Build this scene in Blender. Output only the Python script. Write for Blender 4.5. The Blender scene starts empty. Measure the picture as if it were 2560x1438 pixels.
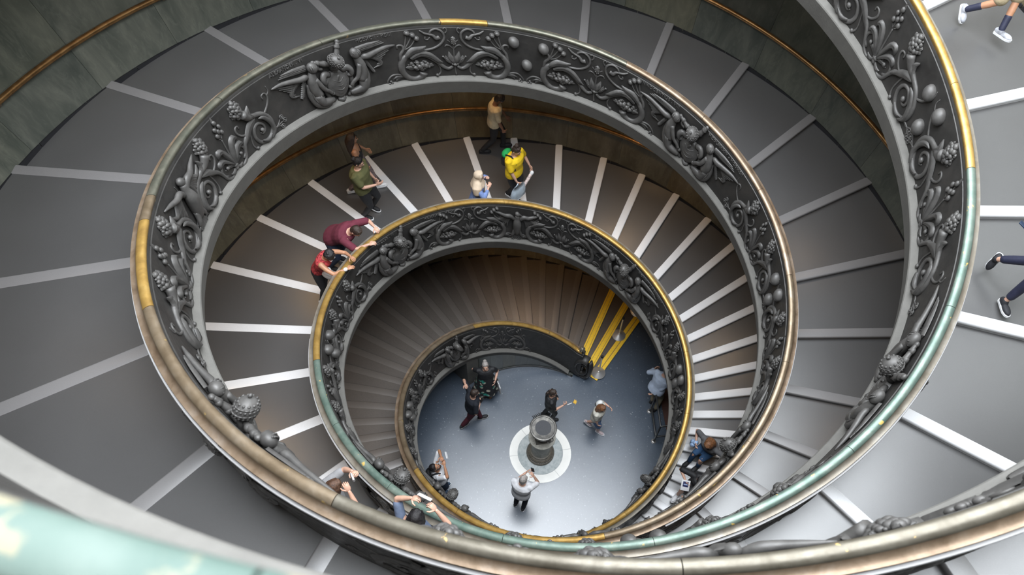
import bpy, bmesh, math, random
import numpy as np
from mathutils import Matrix, Vector
random.seed(7); np.random.seed(7)
D = math.pi/180
S = 1.12                                  # fitted units -> metres
scn = bpy.context.scene
COL = scn.collection

# ------------------------------------------------------------------ camera, light, exposure
P = dict(cx=-1.16944, cy=-5.38242, cz=15.27562, pitch=57.87462, yaw=5.33777, roll=1.05942, f=1867.3075)
def cam_axes():
    pi, ya, ro = P['pitch']*D, P['yaw']*D, P['roll']*D
    fwd = np.array([math.sin(ya)*math.cos(pi), math.cos(ya)*math.cos(pi), -math.sin(pi)])
    right = np.array([math.cos(ya), -math.sin(ya), 0.]); up = np.cross(right, fwd)
    return math.cos(ro)*right+math.sin(ro)*up, -math.sin(ro)*right+math.cos(ro)*up, fwd
CR, CU, CF = cam_axes()
CPOS = np.array([P['cx'], P['cy'], P['cz']])*S
cd = bpy.data.cameras.new('camera'); cam = bpy.data.objects.new('camera', cd); COL.objects.link(cam)
cam.matrix_world = Matrix([[CR[0], CU[0], -CF[0], CPOS[0]], [CR[1], CU[1], -CF[1], CPOS[1]], [CR[2], CU[2], -CF[2], CPOS[2]], [0, 0, 0, 1]])
cd.sensor_width = 36; cd.lens = P['f']/2560*36; cd.clip_start = .05; cd.clip_end = 100
cd.dof.use_dof = True; cd.dof.focus_distance = 10.5; cd.dof.aperture_fstop = 1.7
scn.camera = cam

w = bpy.data.worlds.new('world'); scn.world = w; w.use_nodes = True
w.node_tree.nodes['Background'].inputs[0].default_value = (.80, .88, 1, 1)
w.node_tree.nodes['Background'].inputs[1].default_value = .15

for nm, loc_, sz, en in (('skylight', (.3, -.3, 19.8), 13., 5000),):
    ld = bpy.data.lights.new(nm, 'AREA'); ld.shape = 'DISK'; ld.size = sz*S; ld.energy = en; ld.color = (.90, .95, 1)
    lo = bpy.data.objects.new(nm, ld); COL.objects.link(lo); lo.location = Vector(loc_)*S

scn.view_settings.view_transform = 'Standard'; scn.view_settings.look = 'None'
scn.view_settings.exposure = 0.38; scn.view_settings.gamma = 1; scn.view_settings.use_curve_mapping = False

# ------------------------------------------------------------------ the two helices
AZ0 = dict(A=62.4556, B=245.9857)
def rr(s):
    t = np.asarray(s, float)/360
    return 2.0954+1.4247*t+.1313*t*t-.0094*t**3+.0067*t**4-.6352*np.maximum(0, t-1.6)**2
def zz(s, h='A'):
    t = np.maximum(np.asarray(s, float), 0)/360
    return 6.9166*t-1.2055*t*t+.6074*t**3+.008*t**4-4.9069*np.maximum(0, t-1.6)**2+(.0287 if h == 'B' else 0)*np.clip(t*4, 0, 1)
def rw(z): return 4.5682+.2612*np.asarray(z, float)
def pol(s, h, r, z):
    a = (np.asarray(s, float)+AZ0[h])*D
    return np.stack([r*np.cos(a), r*np.sin(a), z+0*a], -1)
SMAX = dict(A=640, B=773)

# ------------------------------------------------------------------ mesh helpers
def link(o, parent=None):
    COL.objects.link(o)
    if parent is not None: o.parent = parent
    return o
def mesh(name, V, F, mat=None, parent=None, smooth=True, scale=True, flat_faces=None):
    me = bpy.data.meshes.new(name)
    V = np.asarray(V, float).reshape(-1, 3)*(S if scale else 1)
    me.from_pydata(V.tolist(), [], [list(map(int, f)) for f in F]); me.update()
    if smooth: me.polygons.foreach_set('use_smooth', [True]*len(me.polygons))
    if mat is not None: me.materials.append(mat)
    o = bpy.data.objects.new(name, me)
    return link(o, parent)
def sharp(o, ang=35):
    me = o.data; bm = bmesh.new(); bm.from_mesh(me)
    for e in bm.edges:
        if len(e.link_faces) == 2 and e.calc_face_angle(0) > ang*D: e.smooth = False
    bm.to_mesh(me); bm.free(); return o
def empty(name, loc=(0, 0, 0), rot=0):
    o = bpy.data.objects.new(name, None); COL.objects.link(o); o.location = loc; o.rotation_euler = (0, 0, rot)
    o.empty_display_size = .1; return o
def tag(o, label=None, cat=None, group=None, kind=None):
    if label: o['label'] = label
    if cat: o['category'] = cat
    if group: o['group'] = group
    if kind: o['kind'] = kind
    return o
def grid_faces(n, m, closed_m=False, off=0):
    F = []
    for i in range(n-1):
        for j in range(m if closed_m else m-1):
            j2 = (j+1) % m
            F.append((off+i*m+j, off+(i+1)*m+j, off+(i+1)*m+j2, off+i*m+j2))
    return F
def sweep(h, s0, s1, prof, step=1.5, closed=True, taper=None):
    """profile points (dr, dz) relative to the rail line, swept along the helix"""
    n = max(2, int(round((s1-s0)/step))+1); s = np.linspace(s0, s1, n); m = len(prof)
    V = np.zeros((n, m, 3))
    for j, (dr, dz) in enumerate(prof): V[:, j] = pol(s, h, rr(s)+dr, zz(s, h)+dz)
    F = grid_faces(n, m, closed)
    if closed: F += [tuple(range(m)), tuple(range((n-1)*m, n*m))[::-1]]
    return V.reshape(-1, 3), F

# ------------------------------------------------------------------ materials
def new_mat(name):
    m = bpy.data.materials.new(name); m.use_nodes = True; nt = m.node_tree
    return m, nt, nt.nodes['Principled BSDF']
def nd(nt, t, **k):
    n = nt.nodes.new(t)
    for a, b in k.items(): setattr(n, a, b)
    return n
def ramp(nt, fac, stops):
    r = nd(nt, 'ShaderNodeValToRGB'); e = r.color_ramp.elements
    while len(e) < len(stops): e.new(.5)
    for x, (p_, c) in zip(e, stops): x.position = p_; x.color = (*c, 1) if len(c) == 3 else c
    nt.links.new(fac, r.inputs[0]); return r.outputs[0]
def noise(nt, scale, detail=4, rough=.55, vec=None, dist=0):
    n = nd(nt, 'ShaderNodeTexNoise'); n.inputs['Scale'].default_value = scale; n.inputs['Detail'].default_value = detail
    n.inputs['Roughness'].default_value = rough; n.inputs['Distortion'].default_value = dist
    if vec is not None: nt.links.new(vec, n.inputs['Vector'])
    return n.outputs['Fac']
def coords(nt, scale=(1, 1, 1)):
    g = nd(nt, 'ShaderNodeTexCoord'); mp = nd(nt, 'ShaderNodeMapping'); mp.inputs['Scale'].default_value = scale
    nt.links.new(g.outputs['Object'], mp.inputs[0]); return mp.outputs[0]
def bump(nt, b, hgt, strength=.2, dist=.01):
    n = nd(nt, 'ShaderNodeBump'); n.inputs['Strength'].default_value = strength; n.inputs['Distance'].default_value = dist
    nt.links.new(hgt, n.inputs['Height']); nt.links.new(n.outputs[0], b.inputs['Normal'])
def mix(nt, f, a, b_, mode='MIX'):
    m = nd(nt, 'ShaderNodeMix', data_type='RGBA', blend_type=mode)
    for inp, v in ((m.inputs['Factor'], f), (m.inputs['A'], a), (m.inputs['B'], b_)):
        if hasattr(v, 'is_linked'): nt.links.new(v, inp)
        elif isinstance(v, (int, float)): inp.default_value = v
        else: inp.default_value = (*v, 1)
    return m.outputs['Result']
def simple(name, col, rough=.6, metal=0., nscale=None, namp=.25, bmp=0, bscale=60, spec=.5, detail=4, ior=1.5):
    m, nt, b = new_mat(name)
    b.inputs['Roughness'].default_value = rough; b.inputs['Metallic'].default_value = metal
    b.inputs['Specular IOR Level'].default_value = spec
    v = coords(nt)
    b.inputs['IOR'].default_value = ior
    if nscale:
        c = ramp(nt, noise(nt, nscale, detail, .6, v), [(.3, [x*(1-namp) for x in col]), (.7, [min(1, x*(1+namp)) for x in col])])
        nt.links.new(c, b.inputs['Base Color'])
    else: b.inputs['Base Color'].default_value = (*col, 1)
    if bmp: bump(nt, b, noise(nt, bscale, 4, .6, v), bmp, .01)
    return m

def m_tread():
    m, nt, b = new_mat('grey_resin_tread'); v = coords(nt)
    c = mix(nt, .5, ramp(nt, noise(nt, 1.2, 3, .5, v), [(.3, (.062, .060, .060)), (.7, (.078, .076, .076))]),
            ramp(nt, noise(nt, 260, 2, .7, v), [(.3, (.046, .045, .045)), (.7, (.098, .096, .096))]))
    d = noise(nt, 9, 2, .5, v)
    c = mix(nt, ramp(nt, d, [(.74, (0, 0, 0)), (.78, (.35, .35, .35))]), c, (.10, .095, .09))
    nt.links.new(c, b.inputs['Base Color']); b.inputs['Roughness'].default_value = .36; b.inputs['IOR'].default_value = 2.3
    bump(nt, b, noise(nt, 300, 2, .6, v), .15, .003); return m
def m_marble(name, c0, c1, c2, rough=.34, sc=(1.3, 1.3, .35)):
    m, nt, b = new_mat(name)
    oi = nd(nt, 'ShaderNodeObjectInfo'); g = nd(nt, 'ShaderNodeTexCoord'); mp = nd(nt, 'ShaderNodeMapping'); mp.inputs['Scale'].default_value = sc
    ad = nd(nt, 'ShaderNodeVectorMath', operation='MULTIPLY_ADD'); ad.inputs[1].default_value = (13, 7, 5)
    cx = nd(nt, 'ShaderNodeCombineXYZ')
    for i in range(3): nt.links.new(oi.outputs['Random'], cx.inputs[i])
    nt.links.new(cx.outputs[0], ad.inputs[0]); nt.links.new(g.outputs['Object'], ad.inputs[2]); nt.links.new(ad.outputs[0], mp.inputs[0])
    v = mp.outputs[0]
    n1 = noise(nt, 2.2, 7, .62, v, .6); n2 = noise(nt, 7, 5, .6, v, 1.4)
    c = ramp(nt, n1, [(.28, c0), (.5, c1), (.74, c2)])
    c = mix(nt, ramp(nt, n2, [(.52, (0, 0, 0)), (.62, (.22, .22, .22)), (.68, (0, 0, 0))]), c, [min(1, x*1.35) for x in c2])
    tint = ramp(nt, oi.outputs['Random'], [(0, (.82, .84, .86)), (.5, (1, 1, 1)), (.85, (1.0, 1.0, .96)), (1, (1.16, 1.02, .8))])
    c = mix(nt, 1.0, c, tint, 'MULTIPLY')
    nt.links.new(c, b.inputs['Base Color']); b.inputs['Roughness'].default_value = rough; return m
def m_bronze(name, dark, mid, hi, rough=.42, metal=.75, nscale=3., fleck=None, fl_lo=.62, fl_scale=7.):
    m, nt, b = new_mat(name); v = coords(nt)
    c = ramp(nt, noise(nt, nscale, 6, .65, v, .4), [(.3, dark), (.52, mid), (.74, hi)])
    if fleck:
        c = mix(nt, ramp(nt, noise(nt, fl_scale, 4, .55, v, .3), [(fl_lo, (0, 0, 0)), (fl_lo+.035, (1, 1, 1))]), c, fleck)
    nt.links.new(c, b.inputs['Base Color']); b.inputs['Metallic'].default_value = metal
    r = ramp(nt, noise(nt, 14, 4, .6, v), [(.3, (rough-.08,)*3), (.7, (rough+.1,)*3)]); nt.links.new(r, b.inputs['Roughness'])
    bump(nt, b, noise(nt, 40, 4, .6, v), .12, .004); return m
def m_floor():
    m, nt, b = new_mat('blue_grey_terrazzo'); v = coords(nt)
    c = ramp(nt, noise(nt, .9, 4, .5, v), [(.3, (.046, .062, .086)), (.7, (.064, .082, .110))])
    vo = nd(nt, 'ShaderNodeTexVoronoi'); vo.inputs['Scale'].default_value = 9; nt.links.new(v, vo.inputs['Vector'])
    c = mix(nt, ramp(nt, vo.outputs['Distance'], [(.07, (1, 1, 1)), (.13, (0, 0, 0))]), c, (.20, .225, .25))
    vo2 = nd(nt, 'ShaderNodeTexVoronoi'); vo2.inputs['Scale'].default_value = 30; nt.links.new(v, vo2.inputs['Vector'])
    c = mix(nt, ramp(nt, vo2.outputs['Distance'], [(.12, (.7, .7, .7)), (.22, (0, 0, 0))]), c, (.13, .15, .175))
    nt.links.new(c, b.inputs['Base Color'])
    b.inputs['Roughness'].default_value = .27; b.inputs['IOR'].default_value = 1.85
    bump(nt, b, noise(nt, 3, 3, .5, v), .04, .01); return m

M = dict(
 tread=m_tread(),
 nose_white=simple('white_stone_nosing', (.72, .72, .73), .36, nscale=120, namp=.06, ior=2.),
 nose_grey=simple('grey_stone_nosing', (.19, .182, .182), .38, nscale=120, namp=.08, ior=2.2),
 nose_tread=simple('worn_dark_nosing', (.098, .084, .073), .42, nscale=60, namp=.1, ior=1.8),
 plaster=simple('grey_plaster', (.125, .12, .11), .75, nscale=6, namp=.1, bmp=.3, bscale=40),
 soffit=simple('soffit_plaster', (.5, .47, .42), .85, nscale=4, namp=.1),
 marble_green=m_marble('green_grey_marble', (.044, .050, .042), (.076, .080, .066), (.122, .122, .10)),
 marble_brown=m_marble('olive_brown_marble', (.062, .056, .040), (.105, .096, .068), (.155, .142, .105)),
 tread_brown=simple('brown_worn_tread', (.075, .062, .052), .45, nscale=40, namp=.15, ior=1.8),
 marble_pale=m_marble('pale_grey_marble', (.42, .43, .40), (.55, .56, .53), (.68, .68, .65), .3),
 marble_inlay=m_marble('veined_pale_green_marble', (.42, .48, .48), (.64, .68, .67), (.78, .80, .78), .25, (5, 5, 5)),
 marble_base=m_marble('dark_marble_panel', (.05, .056, .052), (.075, .082, .077), (.12, .13, .12), .35),
 black=simple('black_stone', (.012, .012, .014), .35),
 joint=simple('pale_joint', (.2, .2, .2), .7),
 bronze=m_bronze('dark_bronze', (0.027, 0.025, 0.024), (0.038, 0.036, 0.034), (0.055, 0.050, 0.046), .5, .2, 2.5),
 relief=m_bronze('relief_bronze', (0.063, 0.060, 0.058), (0.087, 0.083, 0.079), (0.118, 0.112, 0.107), .48, .15, 7),
 brown=m_bronze('brown_bronze', (0.160, 0.108, 0.068), (0.264, 0.192, 0.132), (0.360, 0.288, 0.228), .38, 0.5, 4),
 gold=m_bronze('polished_gold_bronze', (0.344, 0.205, 0.061), (0.492, 0.303, 0.086), (0.590, 0.394, 0.139), .36, 0.6, 5, (.32, .21, .10), .68),
 tan=m_bronze('tan_bronze', (.135, .098, .060), (.205, .155, .102), (.275, .225, .168), .36, 0.5, 3, (.55, .37, .12), .66),
 olive=m_bronze('olive_bronze', (.088, .076, .056), (.145, .130, .102), (.225, .208, .172), .36, 0.5, 3, (.58, .38, .14), .68),
 silver=m_bronze('silvery_brown_bronze', (0.158, 0.130, 0.104), (0.238, 0.209, 0.180), (0.317, 0.295, 0.274), .32, 0.6, 4, (.55, .34, .15), .7),
 green=m_bronze('green_patina_bronze', (0.088, 0.140, 0.116), (0.144, 0.196, 0.164), (0.232, 0.272, 0.232), .38, .4, 4, (.74, .50, .15), .655, 8),
 near_green=m_bronze('pale_green_patina_bronze', (.055, .092, .078), (.085, .122, .106), (.115, .15, .133), .55, .0, 3, (.20, .185, .13), .57, 9),
 ledge=simple('white_marble_ledge', (.52, .51, .51), .45, nscale=20, namp=.05),
 floor=m_floor(), marble_white=simple('cream_white_marble', (.74,.73,.69), .35, nscale=3, namp=.06), stone=m_marble('grey_stone', (.16,.165,.15), (.25,.25,.225), (.34,.33,.30), .45, (3,3,3)), stone_dark=m_marble('dark_speckled_stone', (.06,.056,.05), (.115,.108,.096), (.19,.18,.165), .5, (9,9,9)), stone_pale=m_marble('speckled_pale_stone', (.26,.245,.21), (.40,.385,.34), (.50,.48,.43), .5, (7,7,7)),
 basin=m_bronze('basin_bronze', (.05,.048,.045), (.10,.095,.088), (.2,.19,.17), .38, .6, 8), slate=simple('dark_slate', (.05,.052,.058), .7, nscale=30, namp=.08), chrome=simple('chrome', (.72,.70,.68), .28, .75), dark_metal=simple('dark_metal', (.06,.06,.06), .4, .7),
 wall_back=simple('wall_backing', (.09, .10, .09), .8, nscale=3),
 yellow=simple('yellow_tape',(.78,.50,.03),.55,nscale=30,namp=.1),
 greybrown=m_bronze('grey_brown_bronze', (0.180, 0.151, 0.115), (0.259, 0.230, 0.187), (0.331, 0.310, 0.274), .4, 0.4, 4),
 brown_rail=m_bronze('old_brown_bronze', (.13,.07,.03), (.24,.13,.05), (.33,.19,.08), .35, .85, 4),
 ceil=simple('ceiling_plaster', (.78, .77, .74), .9, nscale=3),
)

# ------------------------------------------------------------------ room shell
def lathe(prof, n=96, z_scale=1):
    a = np.linspace(0, 2*math.pi, n, endpoint=False); m = len(prof)
    V = np.array([[(r*math.cos(t), r*math.sin(t), z) for r, z in prof] for t in a]).reshape(-1, 3)
    F = []
    for i in range(n):
        i2 = (i+1) % n
        for j in range(m-1): F.append((i*m+j, i2*m+j, i2*m+j+1, i*m+j+1))
    return V, F
ZTOP = 21.; ZW = 14.9
V, F = lathe([(rw(-.3)+.06, -.3), (rw(ZW)+.06, ZW), (rw(ZW)+.35, ZW), (rw(-.3)+.35, -.3), (rw(-.3)+.06, -.3)], 120)
tag(mesh('wall_outer', V, F, M['wall_back']), kind='structure')
wallo = bpy.data.objects['wall_outer']
V, F = lathe([(rw(ZW)-.02, ZW), (rw(ZW)+.02, ZTOP), (rw(ZW)+.35, ZTOP), (rw(ZW)+.35, ZW), (rw(ZW)-.02, ZW)], 120)
sharp(tag(mesh('wall_upper', V, F, M['ceil']), kind='structure'))
V, F = lathe([(9., ZTOP), (rw(ZTOP)+.3, ZTOP), (rw(ZTOP)+.3, ZTOP+.3), (9., ZTOP+.3), (9., ZTOP)], 96)
sharp(tag(mesh('ceiling', V, F, M['ceil']), kind='structure'))
V, F = lathe([(0.001, 0), (rw(0)+.05, 0), (rw(0)+.05, -.25), (.001, -.25)], 96)
floor = sharp(tag(mesh('floor', V, F, M['floor']), kind='structure'))

# marble wall slabs along the flights that can be seen, two courses
HR = .70                                   # height of the wall handrail
def slab(h, s0, s1, v0, v1, mat, parent, name, thick=.05, n=5, gap=.018, rfun=rw, joint=True):
    s = np.linspace(s0+gap, s1-gap, n)
    lo_ = zz(s, h)+v0+.001; hi_ = zz(s, h)+v1-.001
    rows = []
    for z, d in ((lo_, .06), (lo_, 0), (hi_, 0), (hi_, .06)):
        rows.append(pol(s, h, rfun(z)+d-0.0, z))
    V = np.stack(rows, 1).reshape(-1, 3); F = grid_faces(n, 4, True)+[(0, 1, 2, 3), tuple(range((n-1)*4, n*4))[::-1]]
    return sharp(mesh(name, V, F, mat, parent))
for h, ranges in (('A', ((0, 130), (228, 560))), ('B', ((40, 372), (400, 530)))):
    for a, b_ in ranges:
        n = int(round((b_-a)/11.8)); e = np.linspace(a, b_, n+1)
        for i in range(n):
            slab(h, e[i], e[i+1], -.04, HR, M['marble_green' if h == 'A' and a > 200 else 'marble_brown'], wallo, 'marble_slab')
            slab(h, e[i], e[i+1], HR, 2.75, M['marble_green' if h == 'A' and a > 200 else 'marble_brown'], wallo, 'marble_slab')
# black skirting
base_n = 0
for h, a, b_ in (('A', 0, 560), ('B', 0, 530)):
    base_n += 1
    bo = tag(empty('baseboard_%s' % ('upper' if h == 'A' else 'lower')), kind='structure')
    for e in np.arange(a, b_, 8.):
        s = np.linspace(e+.05, e+7.95, 5); V = []
        prof = ((.03, -.09), (-.018, -.09), (-.018, -.008), (.03, -.002))
        V = np.stack([pol(s, h, rw(zz(s, h))+dr+.2612*dz, zz(s, h)+dz) for dr, dz in prof], 1).reshape(-1, 3)
        sharp(mesh('skirting_block', V, grid_faces(5, 4, True)+[(0, 1, 2, 3), (16, 17, 18, 19)[::-1]], M['black'], bo))

# wall handrails
def tube_sweep(h, s0, s1, rfun, dz, rad, step=2., n=10):
    s = np.linspace(s0, s1, int((s1-s0)/step)+1)
    C_ = pol(s, h, rfun(s), zz(s, h)+dz); T = np.gradient(C_, axis=0); T /= np.linalg.norm(T, axis=1)[:, None]
    Nn = np.cross(T, [0, 0, 1.]); Nn /= np.linalg.norm(Nn, axis=1)[:, None]; B_ = np.cross(T, Nn)
    a = np.linspace(0, 2*math.pi, n, endpoint=False)
    V = (C_[:, None]+rad*(np.cos(a)[None, :, None]*Nn[:, None]+np.sin(a)[None, :, None]*B_[:, None])).reshape(-1, 3)
    return V, grid_faces(len(s), n, True)+[tuple(range(n)), tuple(range((len(s)-1)*n, len(s)*n))[::-1]]
for h, a, b_, lab in (('A', 2, 560, 'brown metal wall handrail beside the widest grey-striped upper flight'), ('B', 40, 372, 'brown metal wall handrail behind the people on the white-striped middle flight')):
    t = tag(empty('wall_handrail', tuple(pol(a, h, rw(zz(a, h)), zz(a, h))*S)), lab, 'handrail', 'wall handrails')
    loc = np.array(t.location)/S
    V, F = tube_sweep(h, a, b_, lambda s: rw(zz(s, h)+HR)-.085, HR, .042)
    mesh('rail', V-loc, F, M['brown_rail'] if 'brown_rail' in M else M['brown'], t)
    for e in np.arange(a+6, b_, 24.):
        z = float(zz(e, h)); r0 = float(rw(z+HR))
        V, F = [], []
        for k, (r_, dz, q) in enumerate(((r0+.02, -.08, .018), (r0-.06, -.075, .016), (r0-.085, -.03, .014))):
            for sx, sy in ((-1, -1), (1, -1), (1, 1), (-1, 1)):
                V.append(pol(e+sx*q/r_/D, h, r_, z+HR+dz+sy*q))
        F = grid_faces(3, 4, True)+[(0, 1, 2, 3), (8, 9, 10, 11)[::-1]]
        mesh('bracket', np.array(V)-loc, F, M['brown'], t)

# ------------------------------------------------------------------ staircases
low = [4.4, 10.1, 15.7, 21.4, 27.1, 32.9, 38.4, 44.2, 50, 55.8, 61.7, 67.3, 73.3, 79, 85.1]
STEPS = dict(
 A=[-12.5, -7, -1.3]+low+[91, 97.1, 103.3, 109.6, 116, 122.4, 128.8, 135.2, 142.9, 151, 159.5, 168.5, 178, 187.7, 198, 209, 220.5, 232.3, 244.4, 256.8, 268.9, 281, 294.2, 307.2, 320.4, 334.2,
   348.2, 362.3, 376.7, 391.2, 406.1, 421.2, 436.7, 452.2, 468.3, 485, 501.1, 519.2, 537.2, 554, 570, 586, 602, 618, 634, 650, 666, 682, 698, 714, 730, 746, 760],
 B=low[:11]+[68.5, 74.6, 80.7, 86.4, 92.4, 98, 104.3, 110.2, 116.3, 122.8, 129.3, 136.3, 143.3, 150.9, 158.9, 167.7, 176.4, 185.6, 195.8, 205.8, 216, 227.1, 237.8, 250,
   262.3, 274.8, 287.5, 300.3, 314.3, 328, 342, 357, 373, 389.3, 405.5, 420.9, 436.8, 453.2, 469.4, 485.4, 501.1, 517, 533, 549, 565, 581, 597, 613, 629, 645, 661, 677, 693, 709, 725, 741, 757, 773, 790])
RIS = .085
NW = .072                                    # half width of a nosing strip
def zstep(s, h): return max(float(zz(s, h)), .03+.0055*(s+12.5)) if h == 'A' else float(zz(s, h))
def rin(s): return rr(s)+.06
stair = {}
for h, lab in (('A', 'broad spiral stair flight with grey-edged steps, starting at three yellow-taped steps'),
               ('B', 'broad spiral stair flight with white-edged steps where most visitors walk')):
    root = tag(empty('spiral_staircase', tuple(pol(4.4, h, 3.2, 0)*S)), lab, 'staircase', 'the two intertwined stair flights'); loc = np.array(root.location)/S
    stair[h] = root; st = STEPS[h] = [v for v in STEPS[h] if v <= SMAX[h]+1]
    for k in range(len(st)-1):
        a, b_ = st[k], st[k+1]; za, zb = zstep(a, h), zstep(b_, h)
        ris = min(RIS, (zb-za)*.93)
        nt_ = 3 if b_-a < 8 else 5; nr = 5
        V = []
        for j in range(nr):
            for i in range(nt_):
                t = i/(nt_-1); am = a+(b_-a)*t
                ri, ro = float(rin(am)), float(rw(za+(zb-ris-za)*t))+.03
                r = ri+(ro-ri)*j/(nr-1)
                off = (NW-.012)/r/D
                V.append(pol(am+off*(1-2*t), h, r, za+(zb-ris-za)*t))
        n0 = len(V); V = np.array(V)
        V = np.concatenate([V, V-[0, 0, 1]*np.full((n0, 1), .24)]); V[:, 2] = np.maximum(V[:, 2], .002)
        F = []
        for j in range(nr-1):
            for i in range(nt_-1):
                q = j*nt_+i; F.append((q, q+nt_, q+nt_+1, q+1)); F.append(tuple(n0+x for x in (q, q+1, q+nt_+1, q+nt_)))
        for j in range(nr-1):
            q = j*nt_; F.append((q, n0+q, n0+q+nt_, q+nt_)); q += nt_-1; F.append((q, q+nt_, n0+q+nt_, n0+q))
        for i in range(nt_-1):
            F.append((i, i+1, n0+i+1, n0+i)); q = (nr-1)*nt_+i; F.append((q, n0+q, n0+q+1, q+1))
        tr = sharp(mesh('tread', V-loc, F, M['tread_brown' if h == 'A' and a < 130 else 'tread'], root))
        # nosing strip: straight bar with a rounded front
        ri, ro = float(rin(a)), float(rw(za))+.02
        ca = (a+AZ0[h])*D; e_r = np.array([math.cos(ca), math.sin(ca), 0]); e_t = np.array([-math.sin(ca), math.cos(ca), 0])
        pr = [(NW, .004), (-NW+.015, .006), (-NW+.004, .001), (-NW-.004, -.012), (-NW-.002, -.034), (-NW+.012, -.043), (-NW+.012, -.16), (NW, -.16)]
        V = [e_r*r+e_t*x+[0, 0, max(.002, za+z)] for r in (ri, ro) for x, z in pr]; m = len(pr)
        F = grid_faces(2, m, True)+[tuple(range(m)), tuple(range(m, 2*m))[::-1]]
        yel = h == 'A' and k < 3
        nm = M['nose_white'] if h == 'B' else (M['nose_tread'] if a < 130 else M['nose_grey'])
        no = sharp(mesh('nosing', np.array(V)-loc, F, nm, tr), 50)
        if yel: no['label'] = 'nosing under yellow tape'
        if yel:
            for x0, x1 in ((-.060, -.036), (-.030, .030), (.036, .060)) if k else ((-.066, -.01), (.0, .062)):
                V = [e_r*r+e_t*x+[0, 0, za+z] for r in (ri, ro) for x, z in ((x1*1.35, .004), (x1*1.35, .009), (x0*1.35, .009), (x0*1.35, .004))]
                mesh('warning_tape', np.array(V)-loc, grid_faces(2, 4, True)+[(0, 1, 2, 3), (4, 5, 6, 7)[::-1]], M['yellow'], tr, smooth=False)
    # soffit under the flight
    s = np.linspace(8, st[-1], 130)
    rows = [pol(s, h, rr(s)-.13, zz(s, h)-.22), pol(s, h, rw(zz(s, h)-.3)+.03, zz(s, h)-.34), pol(s, h, rw(zz(s, h)-.2)+.03, zz(s, h)-.22), pol(s, h, rr(s)-.15, zz(s, h)-.10)]
    V = np.stack(rows, 1).reshape(-1, 3); V[:, 2] = np.maximum(V[:, 2], .005)
    sharp(mesh('soffit', V-loc, grid_faces(130, 4, True), M['soffit'], root))

# ------------------------------------------------------------------ balustrades
PANEL_B, PANEL_T = .10, 1.0
def panel_r(s, v, w=0): return rr(s)-.137+.067*np.asarray(v)-w
bal = {}
SEGC = dict(  # patina of each handrail length, by start and end along the helix
 A=[(-2.5, 60, 'gold'), (60, 150, 'tan'), (150, 215, 'gold'), (215, 300, 'tan'), (300, 366, 'brown'), (366, 399, 'green2'), (399, 409.5, 'gold'), (409.5, 436, 'green2'), (436, 486, 'green2'), (486, 491, 'tan'),
    (491, 507, 'gold'), (507, 540, 'tan'), (540, 650, 'olive')],
 B=[(0, 56, 'gold'), (56, 125, 'gold'), (125, 170, 'gold'), (170, 215, 'gold'), (215, 262, 'gold'), (262, 308, 'gold'), (308, 345, 'green'), (345, 390, 'green'), (390, 420, 'green'), (420, 445, 'green'),
    (445, 466.5, 'green'), (466.5, 480, 'gold'), (480, 512, 'gold'), (512, 560, 'tan'), (560, 640, 'green'), (640, 790, 'near_green')])
M['green2'] = m_bronze('grey_green_bronze', (.11, .115, .09), (.17, .165, .13), (.25, .235, .185), .38, .65, 4, (.45, .32, .17), .68)
S0BAL = dict(A=-4, B=0)
for h, lab in (('A', 'carved dark bronze balustrade with brown and gilt rail, ending in a volute'),
               ('B', 'carved dark bronze balustrade with gold and green rail that two visitors lean on')):
    root = tag(empty('bronze_balustrade', tuple(pol(0, h, 2., 0)*S)), lab, 'balustrade', 'the two carved balustrades'); bal[h] = root; loc = np.array(root.location)/S
    sm = SMAX[h]
    # rolls, in lengths with a fine joint between
    roll = [(-.052, .982)]+[(-.016+.046*math.cos(a*D), 1.018+.032*math.sin(a*D)) for a in (205, 185, 165, 145, 125, 105, 85, 65, 45, 25)]+[(.03, 1.0), (.03, .98)]
    for a, b_, mt in SEGC[h]:
        b_ = min(b_, SMAX[h])
        if b_ <= a: continue
        n = max(1, int(round((b_-a)/24))); ee = np.linspace(a, b_, n+1)
        for i in range(n):
            if h == 'A' and ee[i] >= 760: continue
            V, F = sweep(h, ee[i]+.04, ee[i+1]-.04, roll, 1.2)
            sharp(mesh('handrail_section', V-loc, F, M[mt], root), 40)
    V, F = sweep(h, S0BAL[h]+2, sm, [(.024, 1.028), (.031, 1.012), (.042, 1.000), (.056, .993), (.072, .990), (.088, .989), (.091, .980), (.05, .972), (.02, .985)], 1.5)
    oc = 'brown' if h == 'A' else 'tan'
    sharp(mesh('outer_moulding', V-loc, F, M['brown' if h == 'A' else 'greybrown'], root), 40)
    V, F = sweep(h, 230 if h == 'A' else 300, sm, [(.070, .943), (.108, .938), (.112, .930), (.110, .905), (.05, .900), (.05, .943)], 1.5)
    mo = sharp(mesh('marble_ledge', V-loc, F, M['ledge'], root), 40); mo['label'] = 'thin white ledge under the rail'
    # cove between the roll and the panel, panel, outer panel
    V, F = sweep(h, S0BAL[h], sm, [(-.045, .99), (-.050, .978), (-.058, .968), (-.062, .945), (-.072, .94), (-.137+.0067, .10), (.0, .08), (.08, .02), (.08, .93), (.078, .972), (.0, .99)], 1.5)
    sharp(mesh('bronze_panel', V-loc, F, M['bronze'], root), 30)
    # plaster rim
    V, F = sweep(h, 3, sm, [(-.128, .102), (-.200, .056), (-.208, .040), (-.152, -.225), (-.14, -.238), (.06, -.18), (.06, .05)], 1.5)
    V[:, 2] = np.maximum(V[:, 2], .004)
    sharp(mesh('plaster_rim', V-loc, F, M['plaster'], root), 30)
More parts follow.
